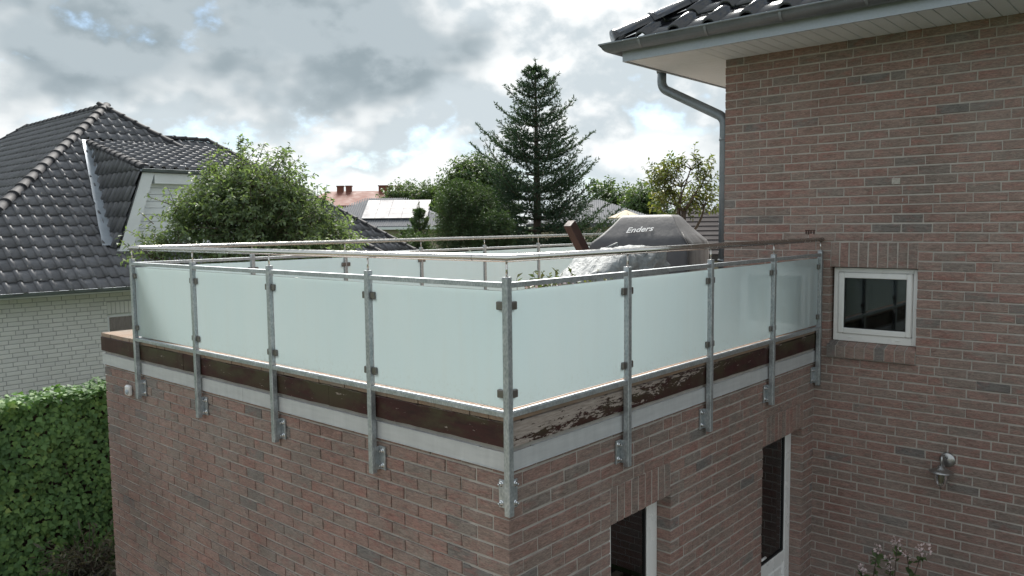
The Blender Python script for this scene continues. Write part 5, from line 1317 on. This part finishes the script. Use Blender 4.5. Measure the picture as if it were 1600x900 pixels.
# wall lamp
ly, lz = -1.139, 1.925
lamp = thing('wall_lamp', (MX, ly, lz), 'silver hanging wall lamp with clear glass on the brick wall', 'wall lamp')
rotx = Matrix.Rotation(R(-90), 4, 'Y')
mb = MB(); mb.lathe([(0.0, 0.016), (0.056, 0.014), (0.062, 0.006), (0.063, -0.004)], (MX-0.002, ly-0.012, lz-0.005), 28, rotx); mb.build('wall_plate', 'lamp_steel', lamp)
LX = MX-0.135; ly2 = ly+0.005
mb = MB(); mb.tube([(MX-0.02, ly-0.008, lz+0.015), (MX-0.08, ly-0.003, lz+0.045), (LX+0.012, ly2, lz+0.048), (LX, ly2, lz+0.030), (LX, ly2, lz-0.035)], 0.011, 12); mb.build('arm', 'lamp_steel', lamp)
mb = MB(); mb.lathe([(0.0, -0.025), (0.024, -0.028), (0.034, -0.050), (0.066, -0.066), (0.094, -0.080), (0.095, -0.085), (0.05, -0.082), (0.0, -0.078)], (LX, ly2, lz), 28); mb.build('lamp_shade', 'lamp_steel', lamp)
mb = MB(); mb.lathe([(0.046, -0.080), (0.049, -0.13), (0.044, -0.175), (0.028, -0.210), (0.0, -0.218)], (LX, ly2, lz), 24); gl_ = mb.build('glass', 'window_glass', lamp)
mb = MB(); mb.lathe([(0.0, -0.085), (0.018, -0.09), (0.020, -0.13), (0.024, -0.155), (0.018, -0.185), (0.0, -0.19)], (LX, ly2, lz), 16); mb.build('bulb', 'warm_glass', lamp)
mb = MB(); mb.lathe([(0.0, -0.236), (0.006, -0.234), (0.007, -0.222), (0.017, -0.216), (0.026, -0.209), (0.0, -0.206)], (LX, ly2, lz), 14); mb.build('finial', 'clamp_steel', lamp)
for a in range(4):
    an = a*math.pi/2+0.4; mb = MB(); mb.tube([(LX+0.052*math.cos(an), ly2+0.052*math.sin(an), lz-0.082), (LX+0.054*math.cos(an), ly2+0.054*math.sin(an), lz-0.13), (LX+0.047*math.cos(an), ly2+0.047*math.sin(an), lz-0.178), (LX+0.018*math.cos(an), ly2+0.018*math.sin(an), lz-0.215)], 0.0018, 5); mb.build('cage_wire', 'clamp_steel', lamp)
# old fixing marks on the wall
mb = MB(); mb.box((MX-0.008, -0.705, 4.315), (MX+0.002, -0.635, 4.370), None, 0.003); tag(mb.build('mortar_patch', 'putty', None), 'pale square mortar patch high on the brick wall', 'wall patch')
mb = MB(); mb.tube([(MX+0.01, -0.737, 4.180), (MX-0.03, -0.737, 4.185)], 0.004, 8); mb.tube([(MX-0.03, -0.737, 4.185), (MX-0.034, -0.737, 4.155)], 0.003, 8); tag(mb.build('wall_hook', 'bolt_steel', None), 'tiny metal hook in the brick wall below the mortar patch', 'hook')

fm = thing('fixing_mark', (MX, 0.075, 3.89), 'dark burnt fixing marks on the brick above the handrail end', 'wall mark')
for k, (dy_, h_) in enumerate(((0.0, 0.030), (0.028, 0.024), (0.050, 0.034), (0.074, 0.026))):
    mb = MB(); mb.box((MX-0.0045, 0.04+dy_, 3.905-h_), (MX+0.001, 0.04+dy_+0.013, 3.908), None, 0.002); mb.build('mark', 'nail_mark', fm)
mb = MB(); mb.box((MX-0.0048, 0.032, 3.9085), (MX+0.001, 0.132, 3.916), None, 0.002); mb.build('mark', 'nail_mark', fm)
# far parasol
pr = at(978, 334, 20); par = thing('parasol', (pr.x, pr.y, 0), 'beige open parasol in front of the slate roof', 'parasol')
mb = MB(); mb.tube([(pr.x, pr.y, 0), (pr.x, pr.y, pr.z+0.06)], 0.025, 10); mb.build('pole', 'white_paint', par)
mb = MB(); n = 8; vs = [(pr.x, pr.y, pr.z+0.10)]
for k in range(n*3): 
    a = 2*math.pi*k/(n*3); rr_ = 0.46*(1-0.03*(k % 3 != 0)); vs.append((pr.x+rr_*math.cos(a), pr.y+rr_*math.sin(a), pr.z-0.09-0.012*(k % 3 == 0)))
for k in range(n*3): 
    x_, y_, z_ = vs[1+k]; vs.append((x_, y_, z_-0.03))
m = n*3; mb.add(vs, [(0, 1+k, 1+(k+1) % m) for k in range(m)]+[(1+k, 1+m+k, 1+m+(k+1) % m, 1+(k+1) % m) for k in range(m)]); mb.build('canopy', 'parasol_cloth', par)
for k in range(n):
    a = 2*math.pi*k/n; rb_ = MB(); rb_.tube([(pr.x, pr.y, pr.z+0.092), (pr.x+0.45*math.cos(a), pr.y+0.45*math.sin(a), pr.z-0.096)], 0.008, 5); rb_.build('rib', 'stone_beige', par)
